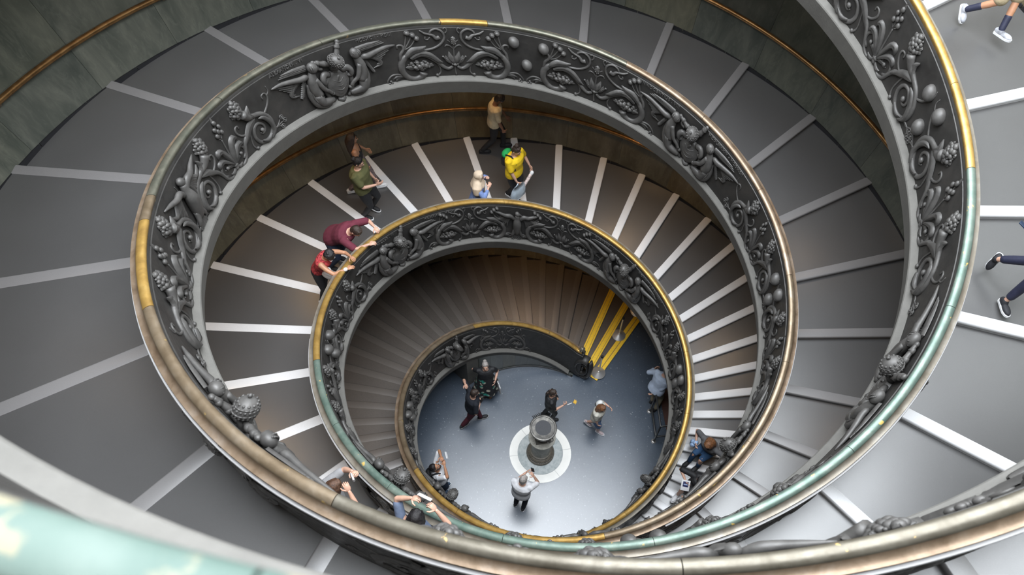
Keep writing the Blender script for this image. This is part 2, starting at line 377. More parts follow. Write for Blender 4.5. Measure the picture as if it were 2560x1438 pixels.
# closed wall under the first steps, with marble panels
for h in 'AB':
    s = np.linspace(0, 62, 40)
    loc = np.array(bal[h].location)/S
    for i in range(0, 8):
        s = np.linspace(i*7.6+.03, i*7.6+7.57, 5)
        top = np.maximum(zz(s, h)-.1, .03)
        rows = [pol(s, h, rr(s)-.17, .0), pol(s, h, rr(s)-.17, top), pol(s, h, rr(s)-.05, top), pol(s, h, rr(s)-.05, .0)]
        V = np.stack(rows, 1).reshape(-1, 3)
        sharp(mesh('marble_slab', V-loc, grid_faces(5, 4, True)+[(0, 1, 2, 3), (16, 17, 18, 19)[::-1]], M['marble_base'], bal[h]))
    V, F = sweep(h, 0, 61, [(-.18, 0), (-.18, .05), (-.165, .05), (-.165, 0)], 2); s = np.linspace(0, 61, len(V)//4)
    for j, (dr, z) in enumerate(((-.185, 0), (-.185, .045), (-.16, .045), (-.16, 0))): V[j::4] = pol(s, h, rr(s)+dr, z)
    mesh('base_strip', V-loc, F, M['black'], bal[h])
    # pier where the closed wall stops
    V = []
    for sx in (61, 68.5):
        for r_ in (rr(sx)-.17, rr(sx)+.5):
            for z in (0, float(zz(sx, h))-.12): V.append(pol(sx, h, r_, z))
    mesh('pier', np.array(V)-loc, [(0, 1, 3, 2), (4, 6, 7, 5), (0, 4, 5, 1), (2, 3, 7, 6), (1, 5, 7, 3), (0, 2, 6, 4)], M['plaster'], bal[h], smooth=False)

# ------------------------------------------------------------------ relief ornament, modelled flat as (u, v, w) and bent on to the panels
def crom(P_, n):
    k = max(len(p_) for p_ in P_); P_ = np.array([tuple(p_)+(0.,)*(k-len(p_)) for p_ in P_], float); Q = np.concatenate([[2*P_[0]-P_[1]], P_, [2*P_[-1]-P_[-2]]]); out = []
    m = len(P_)-1
    for t in np.linspace(0, m-1e-6, n):
        i = int(t); f = t-i; a, b, c, d = Q[i:i+4]
        out.append(.5*(2*b+(c-a)*f+(2*a-5*b+4*c-d)*f*f+(3*b-a-3*c+d)*f**3))
    return np.array(out)
THIN = [1.]
class Rel:
    """collects relief shapes into one mesh"""
    def __init__(s): s.V, s.F, s.n = [], [], 0
    def add(s, V, F):
        V = np.asarray(V, float); s.V.append(V); s.F += [tuple(x+s.n for x in f) for f in F]; s.n += len(V)
    def tube(s, path, rad, n=7, m=None, lift=.35, flat=1.0):
        m = m or max(6, int(len(path)*3)); C_ = crom(path, m)
        r = np.interp(np.linspace(0, 1, m), np.linspace(0, 1, len(rad)), rad)*THIN[0]
        T = np.gradient(C_[:, :2], axis=0); T /= np.linalg.norm(T, axis=1)[:, None]+1e-9
        Nn = np.stack([-T[:, 1], T[:, 0]], 1); a = np.linspace(0, 2*math.pi, n, endpoint=False)
        wz = C_[:, 2] if C_.shape[1] > 2 else 0
        V = np.zeros((m, n, 3)); V[..., :2] = C_[:, None, :2]+Nn[:, None]*(r[:, None]*np.cos(a))[..., None]
        V[..., 2] = (r*lift+wz)[:, None]+flat*r[:, None]*np.sin(a)
        s.add(V.reshape(-1, 3), grid_faces(m, n, True)+[tuple(range(n)), tuple(range((m-1)*n, m*n))[::-1]])
    def ball(s, c, r, rv=None, rw_=None, nu=8, nv=6, rot=0):
        rv = rv or r; rw_ = rw_ or r; V = [(0, 0, rw_)]; 
        for i in range(1, nv):
            p_ = math.pi*i/nv
            for j in range(nu): q = 2*math.pi*j/nu; V.append((r*math.sin(p_)*math.cos(q), rv*math.sin(p_)*math.sin(q), rw_*math.cos(p_)))
        V.append((0, 0, -rw_)); V = np.array(V)
        if rot: cr, sr = math.cos(rot), math.sin(rot); V[:, :2] = V[:, :2] @ np.array([[cr, sr], [-sr, cr]])
        F = [(0, 1+j, 1+(j+1) % nu) for j in range(nu)]
        for i in range(nv-2):
            for j in range(nu): F.append((1+i*nu+j, 1+(i+1)*nu+j, 1+(i+1)*nu+(j+1) % nu, 1+i*nu+(j+1) % nu))
        e = len(V)-1; F += [(e, e-nu+(j+1) % nu, e-nu+j) for j in range(nu)]
        c = list(c)+[0]*(3-len(c)); s.add(V+np.array(c), F)
    def leaf(s, path, wid, h=.03, w0=0., m=9, groove=.55):
        C_ = crom(path, m); t = np.linspace(0, 1, m); wd = np.interp(t, np.linspace(0, 1, len(wid)), wid)
        T = np.gradient(C_[:, :2], axis=0); T /= np.linalg.norm(T, axis=1)[:, None]+1e-9; Nn = np.stack([-T[:, 1], T[:, 0]], 1)
        V = np.zeros((m, 5, 3)); wz = C_[:, 2] if C_.shape[1] > 2 else 0
        for k, (x, z) in enumerate(((-1, 0), (-.55, 1), (0, groove), (.55, 1), (1, 0))):
            V[:, k, :2] = C_[:, :2]+Nn*(wd*x)[:, None]; V[:, k, 2] = wz+w0+(z*h if z else -.01)*np.minimum(1, wd/ max(wid)*1.5+.1)
        s.add(V.reshape(-1, 3), grid_faces(m, 5))
    def ring(s, c, R, r, w0=.01):
        a = np.linspace(0, 2*math.pi, 15); s.tube([(c[0]+R*math.cos(x), c[1]+R*math.sin(x), w0) for x in a], [r], 6, 18)
    def arr(s): return np.concatenate(s.V), s.F
def mir(P_): return [(-p_[0],)+tuple(p_[1:]) for p_ in P_]
def spiral(cx, cy, r0, r1, a0, a1, n=12):
    return [(cx+(r0+(r1-r0)*t)*math.cos((a0+(a1-a0)*t)*D), cy+(r0+(r1-r0)*t)*math.sin((a0+(a1-a0)*t)*D)) for t in np.linspace(0, 1, n)]
RG = random.Random(5)
def fruit(c, ru, rv_, n, r, lift=.05):
    q = Rel()
    for i in range(n):
        a = i*2.4; d = math.sqrt((i+.3)/n); rr_ = r*RG.uniform(.75, 1.25)
        q.ball((c[0]+ru*d*math.cos(a), c[1]+rv_*d*math.sin(a), lift*(1.25-d)), rr_, rr_*RG.uniform(.8, 1.2), rr_, 7, 5)
    for i in range(7):
        a = RG.uniform(0, 6.3); q.leaf([(c[0]+ru*.8*math.cos(a), c[1]+rv_*.8*math.sin(a), .02), (c[0]+ru*1.35*math.cos(a), c[1]+rv_*1.35*math.sin(a), .01)], [.02, .028, .004], .02)
    for i in range(9):
        a = RG.uniform(0, 6.3); d = RG.uniform(.9, 1.15); q.ball((c[0]+ru*d*math.cos(a), c[1]+rv_*d*math.sin(a), .015), r*.45, nu=6, nv=4)
    return q
def scroll_fruit():          # fruit bunch inside a low scroll, with a branch curling above (right half)
    q = Rel()
    q.tube([(.03, .28), (.09, .24), (.16, .27), (.25, .37), (.36, .47), (.48, .515), (.6, .5)], [.030, .042, .048, .036], 8)
    q.tube([(.6, .55), (.69, .5), (.755, .40), (.765, .27), (.70, .15), (.60, .10), (.50, .13), (.465, .20)], [.03, .062, .066, .06, .055, .062, .085], 9, lift=.2)
    q.leaf([(.70, .50), (.58, .60), (.47, .62), (.38, .66)], [.02, .055, .04, .004], .05, .02)
    q.leaf([(.62, .47), (.48, .545), (.34, .50), (.24, .40), (.17, .36)], [.02, .045, .04, .03, .004], .05, .02)
    q.tube([(.58, .60), (.44, .585), (.30, .60), (.19, .66), (.12, .76), (.13, .87), (.21, .93), (.29, .90), (.31, .83)], [.026, .026, .024, .02], 7)
    q.tube([(.10, .85), (.07, .90), (.09, .95), (.12, .92)], [.014], 6)
    q.tube([(.18, .80), (.23, .78), (.27, .83), (.33, .85), (.38, .87), (.44, .92)], [.045, .04, .03, .022, .026, .012], 7, lift=.6)
    q.tube([(.31, .80), (.34, .76), (.38, .77), (.37, .81)], [.014], 6)
    q.tube([(.76, .42), (.75, .55), (.70, .63), (.71, .70), (.77, .71), (.78, .66)], [.035, .032, .026, .02, .014], 7)
    for x, y in ((.50, .80), (.55, .86), (.62, .90)):
        q.tube([(.69, .62), (.5*(x+.68), y-.13), (x, y)], [.014], 6); q.ball((x, y, .03), .036); q.ring((x, y), .034, .011)
    q.tube([(.66, .12), (.74, .17), (.83, .22), (.92, .22), (.99, .15), (1.0, .10)], [.024, .024, .02, .018, .012], 7)
    q.leaf([(.76, .17), (.85, .18), (.91, .15)], [.012, .02, .004], .03); q.leaf([(.80, .17), (.86, .14), (.87, .10)], [.012, .018, .004], .03)
    for x, y in ((.955, .13), (.975, .095), (.94, .10)): q.ball((x, y, .02), .02, nu=6, nv=5)
    q.tube([(.26, .36), (.22, .27), (.215, .18), (.25, .125)], [.02, .018, .014, .022], 7); q.ball((.27, .135, .02), .026)
    return q, fruit((.50, .335), .155, .07, 17, .033)
def scroll_horn():           # horn of plenty rising from a big volute (right half)
    q = Rel()
    q.tube([(.44, .72, .05), (.52, .62, .03), (.64, .565), (.77, .52), (.87, .40), (.88, .26), (.80, .15), (.68, .115), (.57, .17), (.525, .29), (.57, .40), (.66, .425), (.735, .36), (.735, .28), (.68, .245), (.645, .28)],
           [.085, .062, .048, .046, .046, .044, .042, .040, .036, .034, .03, .028, .024, .02, .016], 9, 52, .25)
    q.ball((.675, .315, .03), .034); q.leaf([(.78, .12), (.86, .22), (.84, .36), (.76, .47), (.68, .50)], [.01, .03, .034, .03, .004], .035, .04, 12)
    q.leaf([(.60, .18), (.70, .13), (.80, .18)], [.012, .03, .004], .03, .04)
    q.tube([(.05, .13), (.14, .09), (.23, .14), (.28, .25), (.35, .36), (.46, .43), (.56, .53)], [.022, .03, .032, .036, .042, .03], 8)
    q.leaf([(.30, .30), (.43, .43), (.53, .50), (.64, .53)], [.01, .04, .05, .006], .04, .02)
    q.tube(spiral(.165, .275, .12, .03, -75, 330, 13), [.024, .024, .022, .018, .014], 7, 26); q.ball((.165, .275, .03), .026)
    q.tube([(.50, .47), (.46, .33), (.44, .20), (.47, .12)], [.018, .017, .014, .022], 7); q.ball((.485, .125, .02), .026)
    q.tube([(.42, .40), (.33, .44), (.27, .52), (.28, .59), (.33, .60), (.34, .55)], [.022, .022, .018, .014], 7)
    q.leaf([(.62, .57), (.55, .66), (.60, .76)], [.015, .04, .004], .04, .03)
    q.tube([(.82, .48), (.92, .56), (.98, .66), (.96, .74), (.90, .73), (.90, .67)], [.022, .02, .018, .014, .012], 7); q.tube([(.97, .68), (1.03, .74), (1.02, .82)], [.012, .01, .006], 6)
    for x, y in ((1.04, .15), (1.10, .22), (1.06, .29)):
        q.tube([(.86, .19), (.95, .19), (x, y)], [.02, .014, .012], 6); q.ring((x, y), .03, .012); q.ball((x, y, .015), .016, nu=6, nv=5)
    return q, fruit((.40, .80), .085, .115, 20, .031, .07)
def palmette(kind):
    q = Rel()
    if kind == 'fruit':
        q.ball((0, .32, .03), .035, .025, .03); q.ball((-.035, .33, .03), .02, nu=6); q.ball((.035, .33, .03), .02, nu=6)
        for g in (1, -1):
            q.leaf([(0, .33), (.05*g, .43), (.075*g, .55)], [.01, .045, .004], .05, .01); q.leaf([(.01*g, .32), (.09*g, .38), (.14*g, .47)], [.01, .035, .02], .04)
            for k in range(4): q.ball(((.10+.02*k)*g, .40+.02*k, .02), .018, nu=6, nv=4)
            q.tube([(0, .58), (.05*g, .64), (.10*g, .65), (.12*g, .61)], [.012, .016, .014, .006], 6); q.tube([(0, .64), (.045*g, .71), (.075*g, .74)], [.01, .012, .006], 6)
        q.tube([(0, .34), (0, .60), (0, .68)], [.016], 6); q.ball((0, .745, .03), .038, .075, .035, 8, 7)
        for k in range(12): q.ball((.026*math.sin(k*2.1), .69+.01*k, .052), .012, nu=5, nv=4)
        q.tube([(0, .3), (0, .2), (.01, .12)], [.018, .014, .02], 6)
    else:
        q.ball((0, .20, .02), .045, .03, .03); q.ball((0, .15, .02), .03, .03, .02)
        for g in (1, -1):
            q.leaf([(.01*g, .21), (.05*g, .36), (.11*g, .50), (.18*g, .53), (.21*g, .46)], [.012, .028, .036, .034, .006], .05, .01, 12)
            q.leaf([(.01*g, .21), (.10*g, .32), (.18*g, .39), (.25*g, .39), (.27*g, .34)], [.012, .026, .034, .03, .006], .045, .01, 12)
            q.leaf([(.01*g, .20), (.08*g, .24), (.17*g, .26)], [.012, .028, .004], .035)
            q.leaf([(.02*g, .16), (.08*g, .12), (.14*g, .14)], [.012, .026, .006], .03)
        q.tube([(0, .22), (0, .5), (0, .62)], [.02, .016, .014], 6)
        for x, y, r in ((0, .88, .03), (.045, .80, .028), (-.045, .80, .028), (.05, .71, .03), (-.05, .71, .03), (0, .75, .03)):
            q.ball((x, y, .02), r, r*1.25, r, 7, 5); q.tube([(0, .62), (x*.6, y-.06), (x, y-.02)], [.012, .01], 5, 5)
        q.leaf([(0, .88), (0, .97)], [.02, .004], .02)
    return q
def coat_of_arms():
    """parts of the papal arms: shield, tiara, keys, two kneeling winged figures"""
    out = []
    q = Rel()                                  # shield
    th = np.linspace(0, 2*math.pi, 28, endpoint=False)
    rim = np.array([(.175*math.sin(t)*(1-.18*max(0, -math.cos(t))), .36+.20*math.cos(t)+(.03*abs(math.sin(t)))) for t in th])
    V = [(0, .36, .115)]+[(x*k, .36+(y-.36)*k, z) for k, z in ((.45, .108), (.78, .088), (.9, .070), (1.0, .075), (1.1, .055), (1.14, -.01)) for x, y in rim]
    F = [(0, 1+j, 1+(j+1) % 28) for j in range(28)]
    for i in range(5):
        for j in range(28): F.append((1+i*28+j, 1+(i+1)*28+j, 1+(i+1)*28+(j+1) % 28, 1+i*28+(j+1) % 28))
    q.add(V, F)
    for y, a in ((.45, .09), (.38, .12), (.31, .11)): q.tube([(-a, y+.03, .085), (0, y-.02, .11), (a, y+.03, .085)], [.009], 5, 7)
    q.leaf([(-.12, .28, .07), (0, .50, .10), (.03, .52, .1)], [.01, .022, .01], .02)
    for g in (1, -1):
        q.tube([(.10*g, .56, .03), (.19*g, .60, .05), (.24*g, .54, .07), (.22*g, .47, .07), (.17*g, .48, .05), (.18*g, .53, .05)], [.05, .055, .05, .04, .025, .018], 8)
        q.tube([(.20*g, .50, .02), (.235*g, .36, .03), (.19*g, .20, .03), (.12*g, .12, .03)], [.035, .04, .035, .025], 7)
    q.tube([(-.06, .12, .02), (0, .10, .04), (.06, .12, .02)], [.03, .045, .03], 8); q.ball((0, .60, .05), .05, .035, .05)
    out.append(('shield', q))
    q = Rel()                                  # tiara: a carved ball with a small cross-ball
    c = np.array((0, .80, .135)); R = .105
    q.ball(c, R, R, R*.98, 14, 10); ax = np.array((0, .75, .66)); ax /= np.linalg.norm(ax)
    e1 = np.array((1., 0, 0)); e2 = np.cross(ax, e1)
    q.ball(c+ax*(R+.014), .02, nu=7, nv=5)
    for hgt in (-.35, .2, .62):
        rad = R*math.sqrt(1-hgt*hgt)+.004
        for k in range(18 if hgt < .5 else 12):
            a = k*2*math.pi/(18 if hgt < .5 else 12); q.ball(c+ax*hgt*R+(rad-.009)*(e1*math.cos(a)+e2*math.sin(a)), .014, nu=5, nv=4)
    for hgt in (-.1, .42):
        rad = R*math.sqrt(1-hgt*hgt)+.002; pts = [c+ax*hgt*R+rad*(e1*math.cos(a)+e2*math.sin(a)) for a in np.linspace(0, 2*math.pi, 17)]
        for a_, b_ in zip(pts[:-1], pts[1:]): q.tube([a_-[0, 0, .003], b_-[0, 0, .003]], [.008], 5, 2, lift=0)
    q.tube([(0, .62, .03), (0, .72, .10)], [.07, .085], 10, 4, lift=0)
    out.append(('tiara', q))
    for g, top in ((1, (.17, 1.0, .03)), (-1, (-.30, .83, .05))):   # keys
        q = Rel(); p0 = np.array((.05*g, .72, .07)); p1 = np.array(top)
        dr = (p1-p0); q.tube([p0, p0+dr*.35, p0+dr*.38, p0+dr*.7, p0+dr*.73, p1], [.035, .042, .05, .034, .045, .028], 8, 16, lift=.2)
        q.ball(p1, .034, nu=7, nv=5); q.ball(p0+dr*.36, .05, .05, .045); q.ball(p0+dr*.74, .045, .045, .04)
        if g < 0: q.tube([p0+dr*.8, p0+dr*.8+[.0, -.09, -.01], p0+dr*.55+[0, -.09, -.01]], [.022, .03, .022], 7)
        out.append(('key', q))
    for g in (1, -1):                          # winged figures
        m = (lambda L: L) if g > 0 else mir
        q = Rel()
        hd = (.36*g, .79, .10); q.ball(hd, .078, .085, .078, 12, 9)
        for k in range(7): q.tube(m([(.36+.06*math.sin(k*.9)*.9, .86-.005*k, .15-.012*abs(k-3)), (.37+.05*math.sin(k*.9), .80, .175-.01*abs(k-3)), (.40, .72, .12)]), [.009, .012, .006], 5, 6)
        q.ball((.30*g, .775, .12), .018, nu=6, nv=5)
        q.tube(m([(.37, .72, .06), (.41, .60, .06), (.42, .46, .06), (.37, .33, .06)]), [.05, .088, .09, .085], 10, 12, .3)          # trunk
        q.tube(m([(.38, .62, .11), (.33, .50, .13), (.29, .42, .13), (.22, .36, .11), (.17, .30, .10)]), [.045, .042, .036, .032, .03], 8)   # arm
        q.ball((.155*g, .285, .10), .032)
        q.tube(m([(.40, .36, .06), (.36, .22, .08), (.24, .19, .08), (.15, .17, .06)]), [.085, .075, .06, .04], 9, 12, .3)         # thigh
        q.tube(m([(.46, .55, .03), (.485, .36, .03), (.43, .20, .04), (.31, .115, .04), (.20, .10, .03)]), [.05, .06, .06, .05, .03], 8)   # drapery folds
        for k in range(4): q.tube(m([(.47-.03*k, .50-.06*k, .08), (.475-.04*k, .33-.02*k, .10), (.40-.035*k, .20-.01*k, .10), (.26-.03*k, .135, .08)]), [.012, .018, .018, .008], 6, 12)
        out.append(('winged_figure', q))
        q = Rel()                              # wings
        q.tube(m([(.44, .64, .05), (.50, .69, .07), (.57, .69, .07), (.70, .71, .05), (.88, .74, .03), (1.04, .74, .02)]), [.02, .05, .05, .042, .034, .012], 8, 18, .4)
        for k in range(7):
            q.leaf(m([(.52+.03*k, .66, .02), (.66+.02*k, .62-.022*k, .02), (.99-.058*k, .715-.048*k, .012)]), [.02, .022, .004], .022, .004, 8, .7)
        for k in range(9): q.leaf(m([(.49+.012*k, .62-.026*k, .02), (.54+.012*k, .585-.026*k, .02)]), [.016, .02], .026, .004, 4, .7)
        for k in range(3): q.leaf(m([(.42, .765+.02*k, .02), (.62, .785+.022*k, .02), (.88-.03*k, .805+.02*k, .012)]), [.03, .026, .004], .024, .004, 9, .7)
        out.append(('wing', q))
    return out
def eagle():
    q = Rel()
    q.tube([(0, .26, .02), (0, .40, .03), (0, .58, .05), (0, .70, .05), (.01, .78, .05)], [.05, .095, .10, .06, .05], 10, 14, .3)
    q.ball((.01, .82, .06), .055, .06, .055); q.leaf([(.04, .83, .08), (.10, .81, .07)], [.022, .004], .02)
    for g in (1, -1):
        m = (lambda L: L) if g > 0 else mir
        q.tube(m([(.05, .66, .03), (.14, .76, .05), (.24, .76, .05), (.36, .80, .03), (.50, .84, .01)]), [.04, .05, .045, .034, .01], 8)
        for k in range(7): q.leaf(m([(.12+.02*k, .72, .015), (.19+.03*k, .58-.01*k+.015*k, .015), (.20+.045*k, .44+.045*k, .01)]), [.02, .03, .008], .022, .004, 7, .7)
        q.tube(m([(.04, .38, .03), (.09, .26, .04), (.12, .20, .03)]), [.05, .035, .02], 7)
        for k in range(3): q.tube(m([(.12, .20, .03), (.09+.04*k, .14, .02)]), [.014, .008], 5, 4)
    for k in range(-2, 3): q.leaf([(0, .30, .02), (.05*k, .12, .01)], [.02, .03], .02, .004, 5)
    return q
def boss(c):
    q = Rel(); q.ball((c[0], c[1], .02), .088, .088, .08, 18, 12); return q

BAYS = [-19, 74, 165.6, 256, 344.5, 435.5, 525, 613, 701, 790]     # arms along each rail
def place(name, q, h, s0, ks, outer, parent, loc, mat, flip=False):
    V, F = q.arr() if isinstance(q, Rel) else q
    u = V[:, 0]*ks; r0 = float(rr(s0))
    if outer:
        s = s0+u/r0/D; X = pol(s, h, rr(s)+.08+V[:, 2]*.28, zz(s, h)+.02+V[:, 1]*.9); F2 = [f[::-1] for f in F]
    else:
        s = s0-u/r0/D; X = pol(s, h, panel_r(s, V[:, 1], V[:, 2]*(1. if name in ('tiara', 'coat_of_arms', 'boss') else .75)*(.5 if h == 'A' and s0 < 60 else 1)), zz(s, h)+V[:, 1]); F2 = F
    if flip: F2 = [f[::-1] for f in F2]
    return mesh(name, X-loc, F2, mat, parent)
def flipped(q): V, F = q.arr(); V = V.copy(); V[:, 0] *= -1; return V, F
THIN[0] = .74; SF, SH, PF, PH = scroll_fruit(), scroll_horn(), palmette('fruit'), palmette('horn'); THIN[0] = .9; CA, EA = coat_of_arms(), eagle(); THIN[0] = 1.
_ = 0 #, scroll_horn(), palmette('fruit'), palmette('horn'), coat_of_arms(), eagle()
def scroll(h, s0, ks, kind, outer, root, loc):
    (a, b_), pl = (SF, PF) if kind == 'fruit' else (SH, PH)
    for g in (1, -1):
        qa, qb = (a, b_) if g > 0 else (flipped(a), flipped(b_))
        o = place('scroll_ornament', qa, h, s0, ks, outer, root, loc, M['relief'], g < 0)
        place('fruit_cluster', qb, h, s0, ks, outer, o, loc, M['relief'], g < 0)
    place('palmette', pl, h, s0, ks, outer, root, loc, M['relief'])
def ornament(h, outer, lo_, hi_):
    root = bal[h]; loc = np.array(root.location)/S
    for k, s0 in enumerate(BAYS):
        if lo_ <= s0 <= hi_:
            par = None
            for nm, q in CA:
                o = place(nm, q, h, s0, 1.0 if s0 > 200 else .62+.38*max(0, s0-70)/130, outer, par or root, loc, M['relief'])
                if nm == 'shield': par = o; o.name = 'coat_of_arms'
        if k+1 < len(BAYS):
            e = BAYS[k+1]; bay = e-s0; c = s0+bay*.5
            if (h, k) in (('A', 4), ('A', 2), ('B', 2), ('A', 0)): kind = 'fruit'
            else: kind = 'horn'
            off = bay*(.31 if kind == 'fruit' else .335)
            rel_w = bay*D*float(rr(c))
            ks = min(1.12, rel_w/6.15)*(1.14 if kind == 'fruit' else .95)
            for sg in (s0+off, e-off):
                if lo_ <= sg <= hi_: scroll(h, sg, ks, kind, outer, root, loc)
            if lo_ <= c <= hi_ and not (h == 'A' and k == 0):
                if (h, k) in (('A', 5), ('B', 2), ('A', 2), ('B', 6), ('A', 6)):
                    place('eagle', EA, h, c, min(1, ks*1.05), outer, root, loc, M['relief'])
                else:
                    pts = ((-.19, .80), (.23, .79), (.0, .43)) if (h, k) == ('A', 4) else ((-.13, .73), (.19, .76), (.03, .40))
                    for p_ in pts: place('boss', boss((p_[0]*ks, p_[1])), h, c, 1.0, outer, root, loc, M['relief'])
ornament('A', False, 12, 640); ornament('B', False, 30, 620)
ornament('A', True, 100, 240); ornament('A', True, 440, 690); ornament('B', True, 40, 130); ornament('B', True, 270, 440)

# ------------------------------------------------------------------ people
def cloth(name, c, rough=.85, nscale=9, namp=.14, bmp=.5): return simple(name, c, rough, 0, nscale, namp, bmp, 26, .25, 3)
SK = dict(light=simple('light_skin', (.56, .33, .24), .5, nscale=8, namp=.08), tan_=simple('tanned_skin', (.42, .21, .12), .5, nscale=8, namp=.08), brown=simple('brown_skin', (.27, .125, .07), .5, nscale=8, namp=.1))
HAIR = {k: simple(k+'_hair', c, .45, 0, 40, .5, .8, 90, .5, 2) for k, c in dict(black=(.012, .010, .011), dark=(.035, .022, .016), brown=(.085, .042, .024), auburn=(.17, .075, .032), grey=(.33, .30, .28)).items()}
EYEW = simple('eye_white', (.7, .68, .65), .3); LIP = simple('lips', (.38, .13, .11), .5); PUP = simple('dark_iris', (.02, .015, .012), .2)
WHT = simple('white_rubber', (.72, .72, .73), .5); BLK = simple('black_fabric', (.012, .012, .014), .7, nscale=20, bmp=.2)
nv = lambda v: v/(np.linalg.norm(v)+1e-9)
A3 = lambda *v: np.array(v, float)
class Body:
    """closed round shapes that are fused into one continuous surface"""
    def __init__(s): s.V, s.F, s.n = [], [], 0
    def add(s, V, F): s.V.append(np.asarray(V)); s.F += [tuple(x+s.n for x in f) for f in F]; s.n += len(V)
    def ell(s, c, R3, r, nu=14, nv_=9):
        q = Rel(); q.ball((0, 0, 0), 1, 1, 1, nu, nv_); V, F = q.arr(); s.add(np.asarray(c)+(V*np.asarray(r)) @ np.asarray(R3), F)
    def cone(s, pts, rad, n=12, flat=None):
        """chain of round sections with domed ends; flat=(axis, k) squeezes the section along axis"""
        pts = [np.asarray(p_, float) for p_ in pts]; m = len(pts)
        if np.isscalar(rad): rad = [rad]*m
        T = np.gradient(np.array(pts), axis=0); T = np.array([nv(t) for t in T])
        P2 = [pts[0]-T[0]*rad[0]*.75, pts[0]-T[0]*rad[0]*.45]+pts+[pts[-1]+T[-1]*rad[-1]*.45, pts[-1]+T[-1]*rad[-1]*.75]
        R2 = [rad[0]*.35, rad[0]*.8]+list(rad)+[rad[-1]*.8, rad[-1]*.35]; T2 = [T[0]]*2+list(T)+[T[-1]]*2
        ref = flat[0] if flat else (A3(0, 0, 1) if abs(T[0][2]) < .85 else A3(1, 0, 0)); V = []
        for p_, r, t in zip(P2, R2, T2):
            a = nv(ref-t*np.dot(ref, t)); b = np.cross(t, a); k = flat[1] if flat else 1
            for j in range(n): q = 2*math.pi*j/n; V.append(p_+r*(a*math.cos(q)*k+b*math.sin(q)))
        M_ = len(P2); s.add(V, grid_faces(M_, n, True)+[tuple(range(n))[::-1], tuple(range((M_-1)*n, M_*n))])
PENDING = []; DBG = []
def fuse(name, b, mat, root, vox=.014, smooth=4, extra=None):
    V = np.concatenate(b.V); me = bpy.data.meshes.new(name); me.from_pydata(V.tolist(), [], b.F); me.update()
    o = bpy.data.objects.new(name, me); COL.objects.link(o); me.materials.append(mat)
    m = o.modifiers.new('r', 'REMESH'); m.mode = 'VOXEL'; m.voxel_size = vox
    m = o.modifiers.new('s', 'SMOOTH'); m.factor = .5; m.iterations = smooth
    PENDING.append((o, root, extra)); return o
def bake_people():
    bpy.context.view_layer.update(); dg = bpy.context.evaluated_depsgraph_get()
    for o, root, extra in PENDING:
        me = bpy.data.meshes.new_from_object(o.evaluated_get(dg)); V = np.empty(len(me.vertices)*3); me.vertices.foreach_get('co', V)
        off = np.array(root.location)
        if extra:
            bm = bmesh.new(); bm.from_mesh(me)
            for b, mat in extra:
                if mat.name not in [m.name for m in me.materials]: me.materials.append(mat)
                mi = [m.name for m in me.materials].index(mat.name)
                vs = [bm.verts.new(v) for v in np.concatenate(b.V)]
                for f in b.F:
                    fc = bm.faces.new([vs[i] for i in f]); fc.material_index = mi
            bm.to_mesh(me); bm.free()
        me.transform(Matrix.Translation(-Vector(off))); me.polygons.foreach_set('use_smooth', [True]*len(me.polygons)); me.update()
        o.modifiers.clear(); o.data = me; o.parent = root
    PENDING.clear()
def ik(a, c, l1, l2, hint):
    d = c-a; L = np.linalg.norm(d); L2 = min(L, (l1+l2)*.995); d = nv(d); c = a+d*L2
    x = (l1*l1-l2*l2+L2*L2)/(2*L2); hgt = math.sqrt(max(l1*l1-x*x, 1e-6)); hp = nv(hint-d*np.dot(hint, d))
    return a+d*x+hp*hgt, c
def hand(b, w_, d, pn, k=1., curl=.35, side=1):
    """palm and four unequal fingers and a side thumb; d along the hand, pn palm normal"""
    d = nv(d); pn = nv(pn-d*np.dot(pn, d)); lat = np.cross(d, pn)*side
    b.ell(w_+d*.045*k, (lat, d, pn), (.040*k, .055*k, .017*k), 12, 7)
    for i, (x, L) in enumerate(((.030, .070), (.010, .080), (-.010, .074), (-.029, .058))):
        p0 = w_+d*(.085-.004*abs(i-1))*k+lat*x*k; pts = [p0-d*.02*k, p0]; a = curl*.5
        for seg in (.45, .32, .25): pts.append(pts[-1]+(d*math.cos(a)+pn*math.sin(a))*L*seg*k); a += curl*1.1
        b.cone(pts, [.0095*k, .0092*k, .0086*k, .008*k, .007*k], 7)
    p0 = w_+d*.028*k+lat*.034*k; q = nv(lat*.75+d*.55+pn*.35); p1 = p0+q*.04*k
    b.cone([w_+d*.02*k+lat*.02*k, p0, p1, p1+nv(q*.4+d*.7+pn*(.3+curl))*.032*k], [.013*k, .0125*k, .011*k, .0085*k], 7)
